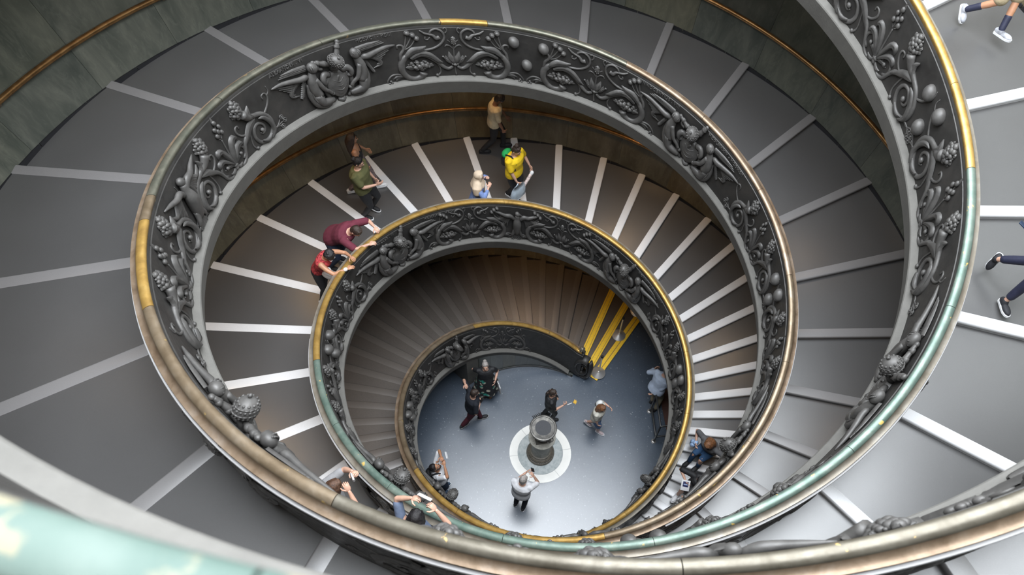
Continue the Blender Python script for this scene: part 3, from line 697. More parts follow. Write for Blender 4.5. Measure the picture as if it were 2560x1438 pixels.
def person(label, feet, yaw, H, hands=(None, None), lean=0, side_lean=0, pel=None, drop=.0, twist=0, head=(0, 0), skin='light', hair=None, top=None, bottom=None, shoes=None,
           toes=None, lift=(0, 0), elbow=(None, None), palm=(None, None), curl=(.4, .4), hint_knee=None, parts=None, vox=.014, wide=1.1, hide_hand=(False, False)):
    k = H/1.75; F_ = A3(math.cos(yaw*D), math.sin(yaw*D), 0); R_ = A3(F_[1], -F_[0], 0); U = A3(0, 0, 1)
    fl, fr = A3(*feet[0]), A3(*feet[1]); mid = (fl+fr)/2; zb = min(fl[2], fr[2])
    root = tag(empty('person', tuple(A3(mid[0], mid[1], zb))), label, 'person', 'visitors on the stairs and floor')
    pv = A3(mid[0], mid[1], zb)+U*(.935*k-drop) if pel is None else A3(*pel)
    T = nv(U*math.cos(lean*D)+F_*math.sin(lean*D)+R_*math.sin(side_lean*D)); TF = nv(F_-T*np.dot(F_, T))
    tw = twist*D; SR = R_*math.cos(tw)+TF*math.sin(tw); SF_ = nv(np.cross(T, SR))*1.0
    SR = nv(SR-T*np.dot(SR, T)); SF_ = np.cross(T, SR)
    neck = pv+T*.52*k; chest = pv+T*.36*k
    hp_ = head[1]*D; hy = head[0]*D
    hd_up = nv(T*.6+U*.4); h0 = nv(SF_*math.cos(hy)+SR*math.sin(hy)); h0 = nv(h0-hd_up*np.dot(h0, hd_up))
    HF = nv(h0*math.cos(hp_)-hd_up*math.sin(hp_)); HU = nv(hd_up*math.cos(hp_)+h0*math.sin(hp_)); HR_ = np.cross(HF, HU)
    hc = neck+nv(T+U*.3)*.075*k+HU*.085*k+HF*.02*k
    sk = SK[skin]; b = Body(); ex = Body(); wk = k*wide
    # trunk
    tor = [(pv-T*.06*k, .150, .105), (pv+T*.05*k, .155, .105), (pv+T*.17*k, .135, .095), (pv+T*.32*k, .160, .11), (pv+T*.43*k, .165, .105), (neck-T*.025*k, .085, .07)]
    def trunk(bb, g, lo_=0, hi_=6, wd=wide):
        sec = tor[lo_:hi_]; n = 16; V = []
        for i, (c, rx, ry) in enumerate(sec):
            rx, ry = (rx*wd*k+g), (ry*wd*k+g); t = min(1, i/3); Rx = nv(R_*(1-t)+SR*t); Fy = np.cross(T, Rx)
            for j in range(n): q = 2*math.pi*j/n; V.append(c+Rx*rx*math.cos(q)+Fy*ry*math.sin(q)-Fy*0)
        bb.add(V, grid_faces(len(sec), n, True)+[tuple(range(n))[::-1], tuple(range((len(sec)-1)*n, len(sec)*n))])
    trunk(b, -.012)
    b.cone([neck-T*.06*k, neck+T*.02*k, hc-HU*.06*k-HF*.01*k], [.062*k, .054*k, .052*k])
    Rm = (HR_, HF, HU)
    b.ell(hc+HU*.015*k-HF*.01*k, Rm, (.074*k, .092*k, .098*k)); b.ell(hc+HF*.03*k-HU*.045*k, Rm, (.056*k, .062*k, .07*k)); b.ell(hc+HF*.065*k-HU*.095*k, Rm, (.026*k, .022*k, .018*k))
    b.cone([hc+HF*.085*k+HU*.012*k, hc+HF*.108*k-HU*.028*k], [.010*k, .016*k], 8)
    for g in (1, -1):
        b.ell(hc+HR_*g*.078*k-HF*.012*k-HU*.012*k, Rm, (.011*k, .02*k, .031*k), 8, 6); b.ell(hc+HR_*g*.033*k+HF*.076*k+HU*.022*k, Rm, (.024*k, .012*k, .008*k), 8, 5)
    eyes, pup, lip = Body(), Body(), Body()
    for g in (1, -1):
        e = hc+HR_*g*.031*k+HF*.080*k+HU*.003*k; eyes.ell(e, Rm, (.013*k, .010*k, .008*k), 8, 6); pup.ell(e+HF*.006*k, Rm, (.006*k, .006*k, .006*k), 6, 5)
        pup.cone([hc+HR_*g*.014*k+HF*.092*k+HU*.026*k, hc+HR_*g*.032*k+HF*.089*k+HU*.030*k, hc+HR_*g*.048*k+HF*.078*k+HU*.024*k], .0045*k, 6)
    lip.ell(hc+HF*.086*k-HU*.060*k, Rm, (.023*k, .008*k, .008*k), 10, 6)
    # arms
    J = {}
    for g, nm, hw, eh, pn in ((-1, 'L', hands[0], elbow[0], palm[0]), (1, 'R', hands[1], elbow[1], palm[1])):
        sh = pv+T*.455*k+SR*g*.172*wk*(.6+.4/wide)
        if hw is None: hw = sh-T*.50*k+SF_*.10*k+SR*g*.07*k; eh2 = -SF_+SR*g*.3
        else: hw = A3(*hw); eh2 = SR*g*.6-U*.8-SF_*.2
        if eh is not None: eh2 = SR*eh[0]+SF_*eh[1]+U*eh[2]
        el, wr = ik(sh, hw, .29*k, .255*k, eh2); J[nm] = (sh, el, wr)
        b.cone([sh-SR*g*.03*k, sh*.5+el*.5, el], [.052*wk, .043*wk, .037*k]); b.cone([el, el*.6+wr*.4, wr], [.037*k, .036*k, .024*k])
        hd = nv(wr-el); pn = -SR*g+.0*U if pn is None else SR*pn[0]+SF_*pn[1]+U*pn[2]
        hd2 = nv(hd+.25*nv(pn)*(0 if pn is None else .4))
        i = 0 if g < 0 else 1
        if not hide_hand[i]: hand(ex, wr, hd2, pn, k, curl[i], 1 if g > 0 else -1)
    # legs
    L = {}
    for g, nm, ft, lf in ((-1, 'L', fl, lift[0]), (1, 'R', fr, lift[1])):
        hip = pv+R_*g*.088*k-T*.03*k; td = F_ if toes is None or toes[0 if g < 0 else 1] is None else A3(math.cos(toes[0 if g < 0 else 1]*D), math.sin(toes[0 if g < 0 else 1]*D), 0)
        an = ft+U*(.09*k+lf)-td*.035*k
        kn, an = ik(hip, an, .43*k, .42*k, hint_knee if hint_knee is not None else F_+R_*g*.12+U*.05)
        L[nm] = (hip, kn, an, td, lf); b.cone([hip, hip*.5+kn*.5, kn], [.082*wk, .070*wk, .052*k]); b.cone([kn, kn*.65+an*.35, an], [.050*k, .053*k, .033*k])
        pt = 0. if lf < .05 else min(1.1, lf*6); dn = nv(td*math.cos(pt)-U*math.sin(pt)); un = nv(U*math.cos(pt)+td*math.sin(pt)); L[nm] += (dn, un)
        b.cone([an-un*.03*k, an+dn*.08*k-un*.05*k, an+dn*.15*k-un*.062*k], [.036*k, .034*k, .026*k])
    fuse('body', b, sk, root, vox*.86, 3, [(ex, sk), (eyes, EYEW), (pup, PUP), (lip, LIP)])
    G = dict(k=k, F=F_, R=R_, U=U, T=T, SR=SR, SF=SF_, neck=neck, hc=hc, HF=HF, HU=HU, HR=HR_, Rm=Rm, J=J, L=L, pv=pv, trunk=trunk, root=root, wk=wk, vox=vox, chest=chest)
    if top:
        mat, slv = top[0], top[1]; g_ = (top[2]+.008) if len(top) > 2 else .018; lo_ = top[3] if len(top) > 3 else 0
        q = Body(); trunk(q, g_, lo_, 6 if slv != 0 else 5); 
        for nm in 'LR':
            sh, el, wr = J[nm]; gx = -1 if nm == 'L' else 1
            if slv > 0:
                e = sh+(el-sh)*min(slv, 1)
                q.cone([sh-SR*gx*.05*k-T*.0*k, sh, (sh+e)/2, e], [.058*wk, .062*wk, .058*wk, .056*wk])
                if slv > 1: e2 = el+(wr-el)*(slv-1); q.cone([el, (el+e2)/2, e2], [.05*k, .047*k, .038*k])
            elif slv < 0: q.cone([neck-T*.04*k+SR*gx*.07*k, sh-SR*gx*.06*k], [.03*k, .035*k])
        fuse('shirt', q, mat, root, vox, 4)
    if bottom:
        kind, mat = bottom[0], bottom[1]; q = Body()
        if kind in ('trousers', 'shorts'):
            trunk(q, .012, 0, 3); fr_ = bottom[2] if len(bottom) > 2 else .95; lo2 = bottom[3] if len(bottom) > 3 else 1.
            for nm in 'LR':
                hip, kn, an, td, lf = L[nm][:5]
                if kind == 'trousers': q.cone([hip+U*.03*k, (hip+kn)/2, kn, (kn+an)/2, kn+(an-kn)*fr_], [.102*wk, .088*wk, .068*k*lo2, .062*k*lo2, .055*k*lo2])
                else: q.cone([hip+U*.03*k, (hip+kn)/2, hip+(kn-hip)*fr_], [.102*wk, .098*wk, .09*wk])
            fuse(kind, q, mat, root, vox, 4)
        elif kind == 'skirt':
            n, rows = 40, 8; V = []
            a_, b__ = pv+T*.16*k, A3(*(L['L'][2]+L['R'][2])/2)+U*(bottom[2]*k)
            for i in range(rows):
                t = i/(rows-1); r = (.14+.19*t**.8)*k*wide
                for j in range(n):
                    an_ = 2*math.pi*j/n; rp = r*(1+.09*t*math.sin(an_*7+t))*(1 if abs(math.sin(an_)) < 2 else 1); V.append(a_*(1-t)+b__*t+R_*rp*math.cos(an_)+F_*rp*.85*math.sin(an_))
            inner = np.array(V)-(np.array(V)-np.repeat([a_*(1-i/(rows-1))+b__*(i/(rows-1)) for i in range(rows)], n, 0))*.04
            Vt = np.concatenate([V, inner]); F2 = grid_faces(rows, n, True)+[f[::-1] for f in grid_faces(rows, n, True, rows*n)]
            F2 += [((rows-1)*n+j, (rows-1)*n+(j+1) % n, 2*rows*n-n+(j+1) % n, 2*rows*n-n+j) for j in range(n)]
            o = mesh('skirt', Vt-A3(*root.location), F2, mat, root, scale=False)
    if shoes:
        um, sm_ = shoes
        for nm in 'LR':
            hip, kn, an, td, lf, dn, un = L[nm]; q = Body()
            o_ = an-un*.085*k; lt = np.cross(dn, un)
            q.ell(o_+un*.055*k-dn*.015*k, (lt, dn, un), (.046*k, .07*k, .05*k)); q.ell(o_+un*.042*k+dn*.10*k, (lt, dn, un), (.050*k, .10*k, .036*k)); q.cone([an+un*.0*k, o_+un*.05*k+dn*.01*k], [.045*k, .05*k])
            sh_ = fuse('shoe', q, um, root, vox*.9, 2)
            V = []
            for z in (0, .028):
                for t_, wd in ((-.075, .02), (-.06, .038), (0, .042), (.08, .048), (.14, .048), (.19, .03), (.205, .01)): V.append(o_+un*z*k+dn*t_*k+lt*wd*k*1.1)
                for t_, wd in ((.205, .01), (.19, .03), (.14, .048), (.08, .048), (0, .042), (-.06, .038), (-.075, .02)): V.append(o_+un*z*k+dn*t_*k-lt*wd*k*1.1)
            n = 14; mesh('shoe_sole', np.array(V)-A3(*root.location), [tuple(range(n))[::-1], tuple(range(n, 2*n))]+[(j, (j+1) % n, n+(j+1) % n, n+j) for j in range(n)], sm_, root, smooth=False, scale=False)
    if hair: hairdo(G, *hair)
    for f_ in parts or []: f_(G)
    DBG.append((label, G))
    return G
def hairdo(G, kind, mat):
    k, hc, HF, HU, HR_, Rm = (G[x] for x in ('k', 'hc', 'HF', 'HU', 'HR', 'Rm')); b = Body(); rg = random.Random(len(kind)+int(hc[0]*50))
    b.ell(hc+HU*.034*k-HF*.022*k, Rm, (.083*k, .094*k, .092*k)); b.ell(hc-HF*.045*k-HU*.015*k, Rm, (.078*k, .062*k, .085*k))
    top = hc+HU*.11*k-HF*.01*k
    for i in range(30):
        a = rg.uniform(0, 2*math.pi); fw = math.cos(a); sd = math.sin(a); drop = .02 if fw > .5 else .085
        e = hc+HF*(fw*.085-.018)*k+HR_*sd*.082*k+HU*(.075 if fw > .4 else .0-drop*.3)*k
        m_ = (top+e)/2+nv((top+e)/2-hc)*.02*k
        b.cone([top+HR_*rg.uniform(-.03, .03)*k+HF*rg.uniform(-.04, .03)*k, m_, e], [.014*k, .017*k, .008*k], 6)
    if kind == 'curly':
        for i in range(70):
            v = nv(A3(rg.gauss(0, 1), rg.gauss(-.25, 1), abs(rg.gauss(.4, .8)))); b.ell(hc+HU*.035*k-HF*.02*k+(HR_*v[0]*.088+HF*v[1]*.096+HU*v[2]*.092)*k, Rm, [.02*k]*3, 7, 5)
    if kind in ('bun', 'highbun'):
        c = hc-HF*(.115 if kind == 'bun' else .06)*k+HU*(.05 if kind == 'bun' else .135)*k; b.ell(c, Rm, (.05*k, .045*k, .045*k))
        for i in range(14): v = nv(A3(rg.gauss(0, 1), rg.gauss(0, 1), rg.gauss(0, 1))); b.ell(c+v*.04*k, Rm, [.018*k]*3, 7, 5)
    if kind == 'pony':
        p0 = hc-HF*.10*k+HU*.02*k; b.cone([p0, p0-HF*.04*k-HU*.03*k, p0-HF*.05*k-HU*.13*k, p0-HF*.03*k-HU*.22*k], [.028*k, .038*k, .034*k, .012*k])
    if kind in ('long', 'verylong', 'mid'):
        Ln = dict(long=.30, verylong=.46, mid=.17)[kind]; back = -G['SF']
        for i in range(26):
            u = -1+2*i/25; st = hc+HR_*u*.078*k-HF*(.03+.065*math.sqrt(1-u*u*.9))*k+HU*.03*k
            ee = hc+G['SR']*u*(.105+.02*rg.random())*k+back*(.085+.05*math.sqrt(max(0, 1-u*u)))*k-G['T']*(Ln*(.85+.15*rg.random()))*k-G['U']*.06*k
            m_ = hc+HR_*u*.095*k-HF*(.05+.075*math.sqrt(max(0, 1-u*u)))*k-HU*.08*k
            b.cone([st, m_, (m_+ee)/2+back*.012*k, ee], [.02*k, .024*k, .024*k, .009*k], 7)
        for g in (1, -1):
            for j in range(4): s0 = hc+HR_*g*.07*k+HF*(.03-.02*j)*k+HU*.06*k; b.cone([s0, hc+HR_*g*.09*k+HF*(.02-.02*j)*k-HU*.05*k, hc+HR_*g*.09*k+HF*(.0-.02*j)*k-HU*.19*k], [.018*k, .022*k, .01*k], 7)
    fuse('hair', b, mat, G['root'], .0115*k, 1)
def item(name, label, cat, b, mat, vox=None, group=None):
    """a carried thing of its own"""
    V = np.concatenate(b.V); c = V.mean(0); c[2] = V[:, 2].min()
    o = mesh(name, V-c, b.F, mat, scale=False); o.location = c; tag(o, label, cat, group); return o
def box_b(c, ax, hs, bev=.12):
    """slightly rounded box with axes ax and half sizes hs"""
    bm = bmesh.new(); bmesh.ops.create_cube(bm, size=2.)
    for v in bm.verts: v.co = Vector((v.co.x*hs[0], v.co.y*hs[1], v.co.z*hs[2]))
    bmesh.ops.bevel(bm, geom=bm.edges[:], offset=min(hs)*2*bev+.0005, segments=2, affect='EDGES', profile=.5)
    V = np.array([v.co[:] for v in bm.verts]); F = [tuple(v.index for v in f.verts) for f in bm.faces]; bm.free()
    q = Body(); q.add(np.asarray(c)+V @ np.asarray(ax), F); return q
def zt(x, y, h, s_near):
    az = math.degrees(math.atan2(y, x)); s = (az-AZ0[h]-s_near+180) % 360-180+s_near; st = STEPS[h]
    r = math.hypot(x, y)/S; k = max([i for i, v in enumerate(st) if v-(NW+.01)/r/D <= s] or [-1])
    if k < 0: return .003
    a, b_ = st[k], st[k+1]; za, zb = zstep(a, h), zstep(b_, h); ris = min(RIS, (zb-za)*.93)
    off = (NW-.012)/r/D; t = min(1, max(0, (s-a-off)/(b_-a-2*off))); return (za+(zb-ris-za)*t)*S+.004
def onB(x, y, s): return (x, y, zt(x, y, 'B', s))

C_ = cloth
# --- middle flight, by the wall
def bare_back(G):
    b = Body(); k = G['k']; G['trunk'](b, .010, 1, 4); 
    for g in (1, -1): b.cone([G['pv']+G['T']*.33*k+G['SR']*g*.10*k+G['SF']*.10*k, G['neck']-G['T']*.03*k+G['SR']*g*.07*k], [.02*k, .012*k])
    fuse('halter_top', b, BLK, G['root'], .013, 3)
person('woman with very long brown hair and bare back walking along the wall', [onB(-3.19, 4.40, 239), onB(-3.75, 4.22, 245)], 12, 1.74, lean=-7, hands=((-3.36, 4.62, 5.72), (-3.34, 4.16, 5.66)), head=(5, 12), skin='tan_',
       hair=('verylong', HAIR['dark']), bottom=('trousers', simple('small_patterned_fabric', (.16, .12, .12), .8, 0, 45, .9)), shoes=(WHT, WHT), parts=[bare_back], lift=(0, .03))
person('woman in olive green top and black trousers walking beside the long-haired woman', [onB(-3.28, 3.72, 245), onB(-3.44, 3.50, 248)], -22, 1.74, lean=-4, hands=(None, (-3.08, 3.44, 5.98)), head=(-10, 22), skin='light',
       hair=('bun', HAIR['black']), top=(C_('olive_jersey', (.105, .105, .045)), .75, .035), bottom=('trousers', BLK, .9), shoes=(BLK, WHT), wide=1.28, lift=(.05, 0))
person('man in cream T-shirt and black trousers walking with head bowed', [onB(-.42, 5.92, 208), onB(-.92, 5.72, 212)], 3, 1.76, hands=((-.36, 5.98, 5.02), (-.47, 5.60, 4.98)), head=(0, 48), lean=4, skin='brown',
       hair=('curly', HAIR['black']), top=(C_('cream_jersey', (.66, .56, .38)), .85, .03), bottom=('trousers', BLK, .96), shoes=(BLK, BLK), lift=(.02, 0))
# --- middle flight, by the inner rail
def hijab(G):
    k, hc, HF, HU, HR_ = (G[x] for x in ('k', 'hc', 'HF', 'HU', 'HR')); b = Body(); Rm = G['Rm']
    b.ell(hc-HF*.025*k+HU*.02*k, Rm, (.098*k, .108*k, .112*k)); b.ell(hc-HF*.04*k-HU*.08*k, Rm, (.095*k, .085*k, .11*k))
    for g in (1, -1): b.cone([hc+HR_*g*.07*k+HF*.035*k+HU*.06*k, hc+HR_*g*.075*k+HF*.04*k-HU*.05*k, hc+HR_*g*.03*k+HF*.06*k-HU*.15*k], [.028*k, .03*k, .04*k])
    b.cone([hc+HF*.01*k+HU*.09*k-HR_*.06*k, hc+HF*.045*k+HU*.095*k, hc+HF*.01*k+HU*.09*k+HR_*.06*k], .024*k)
    b.cone([G['neck'], G['chest']+G['T']*.05*k], [.15*k, .20*k], flat=(G['SF'], .85))
    for g in (1, -1): b.cone([G['neck']+G['SR']*g*.05*k, G['neck']+G['SR']*g*.17*k-G['T']*.08*k, G['neck']+G['SR']*g*.2*k-G['T']*.2*k], [.10*k, .115*k, .085*k])
    b.cone([G['chest']+G['SF']*.12*k, G['chest']+G['SF']*.14*k-G['T']*.3*k, G['chest']+G['SF']*.13*k-G['T']*.5*k], [.07*k, .06*k, .05*k], flat=(G['SF'], .45))
    fuse('headscarf', b, C_('beige_scarf', (.55, .44, .33), .9), G['root'], .013, 4)
BLUE = C_('soft_blue_cotton', (.17, .24, .46))
person('woman in beige headscarf and blue tunic with hands at her chest', [onB(-1.10, 3.72, 221), onB(-1.16, 3.55, 222)], -8, 1.60, hands=((-.93, 3.76, 5.66), (-.92, 3.52, 5.62)), head=(0, 12), skin='light',
       top=(BLUE, 1.75, .022), bottom=('skirt', BLUE, .1), shoes=(BLK, BLK), parts=[hijab], curl=(1., 1.))
YEL = C_('bright_yellow_jersey', (.78, .53, .02))
def backpack(mat, lid=None, strap=BLK):
    def f(G):
        k = G['k']; c = G['pv']+G['T']*.27*k-G['SF']*.20*k; b = Body(); Rm = (G['SR'], G['SF'], G['T'])
        b.ell(c, Rm, (.14*k, .09*k, .20*k)); b.ell(c-G['T']*.10*k-G['SF']*.02*k, Rm, (.13*k, .085*k, .12*k)); b.ell(c-G['T']*.06*k-G['SF']*.07*k, Rm, (.09*k, .05*k, .09*k)); fuse('backpack', b, mat, G['root'], .014, 4)
        if lid: b = Body(); b.ell(c+G['T']*.15*k, Rm, (.13*k, .095*k, .09*k)); fuse('backpack_lid', b, lid, G['root'], .013, 3)
        b = Body()
        for g in (1, -1): b.cone([c+G['SR']*g*.08*k+G['T']*.17*k, G['neck']+G['SR']*g*.10*k+G['T']*.012*k, G['pv']+G['T']*.40*k+G['SF']*.135*k+G['SR']*g*.115*k, G['pv']+G['T']*.22*k+G['SF']*.13*k+G['SR']*g*.13*k, G['pv']+G['T']*.12*k+G['SR']*g*.165*k], .02*k, 8)
        fuse('shoulder_strap', b, strap, G['root'], .010, 1)
    return f
GY = person('woman in bright yellow T-shirt with dark hair tied up, walking down', [onB(-.26, 4.30, 207), onB(-.42, 4.45, 209)], -42, 1.74, hands=((.0, 4.50, 5.10), (-.30, 4.12, 5.02)), head=(0, 26), skin='light',
       hair=('highbun', HAIR['dark']), top=(YEL, .8, .03), bottom=('trousers', BLK, .93), shoes=(BLK, WHT), wide=1.26, parts=[backpack(BLK, C_('bright_green_nylon', (.02, .33, .09)))], elbow=(None, (.7, -.5, -.5)), curl=(.5, 1.3))
hR = GY['J']['R'][2]
b = Body(); ax = GY['R']; fw = nv(A3(.5, -.6, 0)); sd = A3(-fw[1], fw[0], 0); c = hR+A3(.04, -.02, -.30); n = 14
V = []
for i, (z, w_, d_) in enumerate(((.21, .13, .012), (.12, .19, .05), (-.02, .22, .07), (-.14, .21, .075), (-.18, .19, .06))):
    for j in range(n): q = 2*math.pi*j/n; V.append(c+A3(0, 0, z)+sd*w_*math.cos(q)*(1+.05*math.sin(q*5+i))+fw*d_*math.sin(q)*(1+.12*math.sin(q*3+i*2)))
b.add(V, grid_faces(5, n, True)+[tuple(range(4*n, 5*n)), tuple(range(n))[::-1]])
b.cone([c+A3(0, 0, .20)-sd*.07, c+A3(0, 0, .28), c+A3(0, 0, .20)+sd*.07], .012, 7)
item('plastic_bag', 'pale blue-grey plastic carrier bag held by the woman in yellow', 'bag', b, simple('milky_plastic', (.40, .47, .53), .3, 0, 8, .25, .4, 20))
b = Body(); p0 = c+sd*.10+A3(0, 0, -.02); dr = nv(A3(.55, .45, .75)); b.cone([p0, p0+dr*.2, p0+dr*.42], .036, 14)
o = item('rolled_poster', 'rolled paper poster sticking out of the plastic bag', 'poster', b, simple('printed_paper', (.62, .5, .47), .6, 0, 22, .5))
b = Body(); b.cone([p0+dr*.40, p0+dr*.44], .041, 14); o2 = mesh('end_cap', np.concatenate(b.V)-A3(*o.location), b.F, WHT, o, scale=False)
# leaning on the rail
MAR = C_('maroon_jersey', (.125, .026, .042))
person('man in maroon T-shirt leaning over the gold rail on both arms', [onB(-3.86, 2.28, 262), onB(-3.98, 2.02, 265)], -27, 1.78, hands=((-3.02, 2.10, 6.40), (-3.10, 1.66, 6.50)), pel=(-3.80, 2.16, 6.16), lean=52, head=(8, 22), skin='light',
       hair=('short', HAIR['dark']), top=(MAR, .85, .03), bottom=('trousers', C_('dark_denim', (.03, .04, .07)), .95), shoes=(BLK, WHT), elbow=((-.8, .1, -.3), (.6, -.3, -.6)), palm=((0, .2, -1), (0, .3, -1)), curl=(.8, .9), wide=1.22)
RED = simple('red_floral_cotton', (.36, .045, .05), .8, 0, 26, .85, .3, 26, .2)
GR = person('woman in red floral sleeveless top resting her elbows on the gold rail', [onB(-4.03, 1.30, 275), onB(-4.03, 1.10, 277)], -26, 1.62, hands=((-3.36, 1.27, 6.72), (-3.42, 1.04, 6.70)), pel=(-3.96, 1.34, 6.36), lean=27, head=(8, 30), skin='tan_',
       hair=('curly', HAIR['black']), top=(RED, -1, .016), bottom=('trousers', BLK, .9), shoes=(WHT, WHT), elbow=((-.7, .3, -.6), (.9, .2, -.6)), palm=((0, 0, -1), (0, 0, -1)), curl=(.5, .5))
def glasses(G, mat=None):
    b = Body(); k = G['k']
    for g in (1, -1):
        for t in range(8): pass
        c = G['hc']+G['HR']*g*.034*k+G['HF']*.098*k+G['HU']*.002*k; pts = [c+G['HR']*.024*k*math.cos(a)+G['HU']*.018*k*math.sin(a) for a in np.linspace(0, 2*math.pi, 12)]; b.cone(pts, .0035, 6)
        b.cone([c+G['HR']*g*.024*k, G['hc']+G['HR']*g*.084*k-G['HF']*.02*k+G['HU']*.008*k], .0035, 6)
    return mesh('eyeglasses', np.concatenate(b.V)-A3(*G['root'].location), b.F, mat or WHT, G['root'], scale=False)
glasses(GR)
b = Body(); b.ell((-3.80, 1.16, 6.36), ((.9, -.4, 0), (.4, .9, 0), (0, 0, 1)), (.13, .05, .10)); b.ell((-3.80, 1.16, 6.42), ((.9, -.4, 0), (.4, .9, 0), (0, 0, 1)), (.11, .045, .06)); b.cone([(-3.90, 1.20, 6.42), (-3.86, 1.18, 6.62), (-3.72, 1.12, 6.64), (-3.70, 1.12, 6.42)], .010, 8)
item('handbag', 'small white handbag at the hip of the woman in red', 'bag', b, WHT)
b = Body(); wr, el = GR['J']['R'][2], GR['J']['R'][1]; d = nv(wr-el); b.cone([wr-d*.035, wr-d*.012], .034, 14); mesh('wristwatch', np.concatenate(b.V)-A3(*GR['root'].location), b.F, WHT, GR['root'], scale=False)
# --- floor
FLO = None
m_, nt, bs = new_mat('black_floral_fabric'); v = coords(nt); vo = nd(nt, 'ShaderNodeTexVoronoi'); vo.inputs['Scale'].default_value = 7; nt.links.new(v, vo.inputs['Vector'])
blob = ramp(nt, vo.outputs['Distance'], [(.30, (1, 1, 1)), (.38, (0, 0, 0))]); colr = ramp(nt, noise(nt, 5, 1, .5, v), [(.42, (.60, .56, .45)), (.5, (.45, .40, .32)), (.56, (.02, .22, .17))])
nt.links.new(mix(nt, blob, (.012, .012, .014), colr), bs.inputs['Base Color']); bs.inputs['Roughness'].default_value = .8
person('woman in black top and long floral skirt standing by the pier, looking up', [(-1.12, 1.62, 0), (-1.24, 1.66, 0)], -86, 1.62, hands=((-.96, 1.50, .98), (-1.30, 1.72, .95)), elbow=((-.5, -.3, -.9), (.4, -.5, -.6)), head=(0, -8), skin='light',
       hair=('bun', HAIR['grey']), top=(BLK, .7, .022), bottom=('skirt', m_, .22), shoes=(simple('tan_leather', (.42, .19, .07), .5), simple('tan_sole', (.3, .15, .06), .6)), toes=(-80, -95))
b = box_b((-.88, 1.42, .72), ((.25, -.97, 0), (.97, .25, 0), (0, 0, 1)), (.10, .012, .17)); b.cone([(-.89, 1.48, .88), (-.92, 1.45, .99), (-.87, 1.40, .88)], .006, 6)
item('paper_bag', 'pale paper carrier bag held beside the floral skirt', 'bag', b, simple('pale_paper', (.5, .5, .5), .7, 0, 9, .2))
G9 = person('man in black T-shirt and maroon trousers striding with phone in hand', [(-1.33, .98, 0), (-1.78, .80, 0)], 22, 1.76, hands=((-1.66, 1.16, 1.60), (-1.36, .84, 1.20)), lean=6, head=(6, 14), skin='light',
       hair=('short', HAIR['dark']), top=(C_('black_jersey', (.016, .018, .024)), .8, .028), bottom=('trousers', C_('maroon_cotton', (.085, .018, .028)), .95), shoes=(BLK, simple('grey_rubber', (.3, .3, .3), .6)), elbow=((-.9, -.1, .5), (.5, -.4, -.8)), curl=(.6, .9), lift=(0, .02), toes=(12, 35))
def phone(pos, up, fw, label, name='phone', mat=BLK, hs=(.036, .075, .005)):
    up = nv(A3(*up)); fw = nv(A3(*fw)-up*np.dot(A3(*fw), up)); return item(name, label, 'phone', box_b(pos, (np.cross(up, fw), up, fw), hs, .2), mat, group='phones held by visitors')
phone((-1.31, .88, 1.30), (.5, .3, .8), (-.5, -.2, .4), 'black phone held by the man in maroon trousers')
G10 = person('person in black T-shirt holding up a yellow leaf behind the pedestal', [(.20, .96, 0), (.38, .80, 0)], -4, 1.56, hands=((.32, .88, 1.33), (.56, .70, 1.10)), head=(0, 10), skin='light',
       hair=('pony', HAIR['dark']), top=(BLK, .85, .026), bottom=('trousers', BLK, .95), shoes=(BLK, BLK), elbow=((-.4, .3, -.9), (.4, -.5, -.7)), curl=(.8, 1.0))
wr = G10['J']['R'][2]+A3(.09, 0, .01); b = Body(); b.cone([wr, wr+A3(.05, .01, .02), wr+A3(.10, .02, .04)], .010, 7)
o = item('yellow_leaf', 'small yellow leaf on a white stick held out behind the pedestal', 'leaf', b, WHT)
b = Body(); c = wr+A3(.16, .03, .06)
for a in range(5): t = (a-2)*.62; d = A3(math.cos(t), math.sin(t), .25); b.cone([c-d*.02, c+d*.03, c+d*.065], [.012, .02, .004], 7, flat=(A3(0, 0, 1), .3))
mesh('leaf_blade', np.concatenate(b.V)-A3(*o.location), b.F, simple('yellow_leaf_colour', (.62, .36, .03), .6), o, scale=False)
STRP = simple('pale_striped_cotton', (.50, .48, .42), .8, 0, 14, .2)
def white_hood(G):
    b = Body(); k = G['k']; c = G['neck']-G['SR']*.12*k-G['SF']*.10*k+G['T']*.02*k; b.ell(c, G['Rm'], (.11*k, .09*k, .13*k)); b.ell(c-G['T']*.10*k, G['Rm'], (.08*k, .08*k, .1*k)); fuse('white_hood', b, C_('white_cotton_hood', (.66, .67, .66)), G['root'], .013, 4)
    b = Body(); c = G['pv']+G['T']*.22*k-G['SR']*.20*k-G['SF']*.10*k; b.ell(c, (G['SR'], G['SF'], G['T']), (.06*k, .12*k, .14*k)); fuse('shoulder_bag', b, BLK, G['root'], .013, 3)
person('girl with long auburn hair and denim shorts walking across the floor', [(1.22, .62, 0), (1.46, .40, 0)], -38, 1.48, hands=((1.62, .62, 1.02), (1.36, .30, .62)), lean=5, head=(8, 18), skin='light',
       hair=('long', HAIR['auburn']), top=(STRP, .7, .03), bottom=('shorts', C_('blue_denim', (.10, .16, .28)), .92), shoes=(simple('pink_grey_canvas', (.42, .34, .35), .7), WHT), lift=(.07, 0), parts=[white_hood], curl=(.5, .5))
G12 = person('grey-haired man in white T-shirt photographing beside the pedestal ring', [(-.66, -1.14, 0), (-.50, -1.26, 0)], 62, 1.76, hands=((-.44, -.86, 1.26), (-.30, -1.02, 1.46)), lean=5, head=(12, 10), skin='light',
       hair=('short', HAIR['grey']), top=(C_('white_jersey', (.66, .66, .68)), .8, .032), bottom=('trousers', C_('black_denim', (.018, .019, .026)), .96), shoes=(BLK, WHT), elbow=((-.3, -.3, -1), (.5, -.3, -1)), curl=(.8, .8), wide=1.18)
phone((-.32, -.93, 1.60), (-.1, .2, 1), (.45, .85, 0), 'dark phone held up by the grey-haired man')
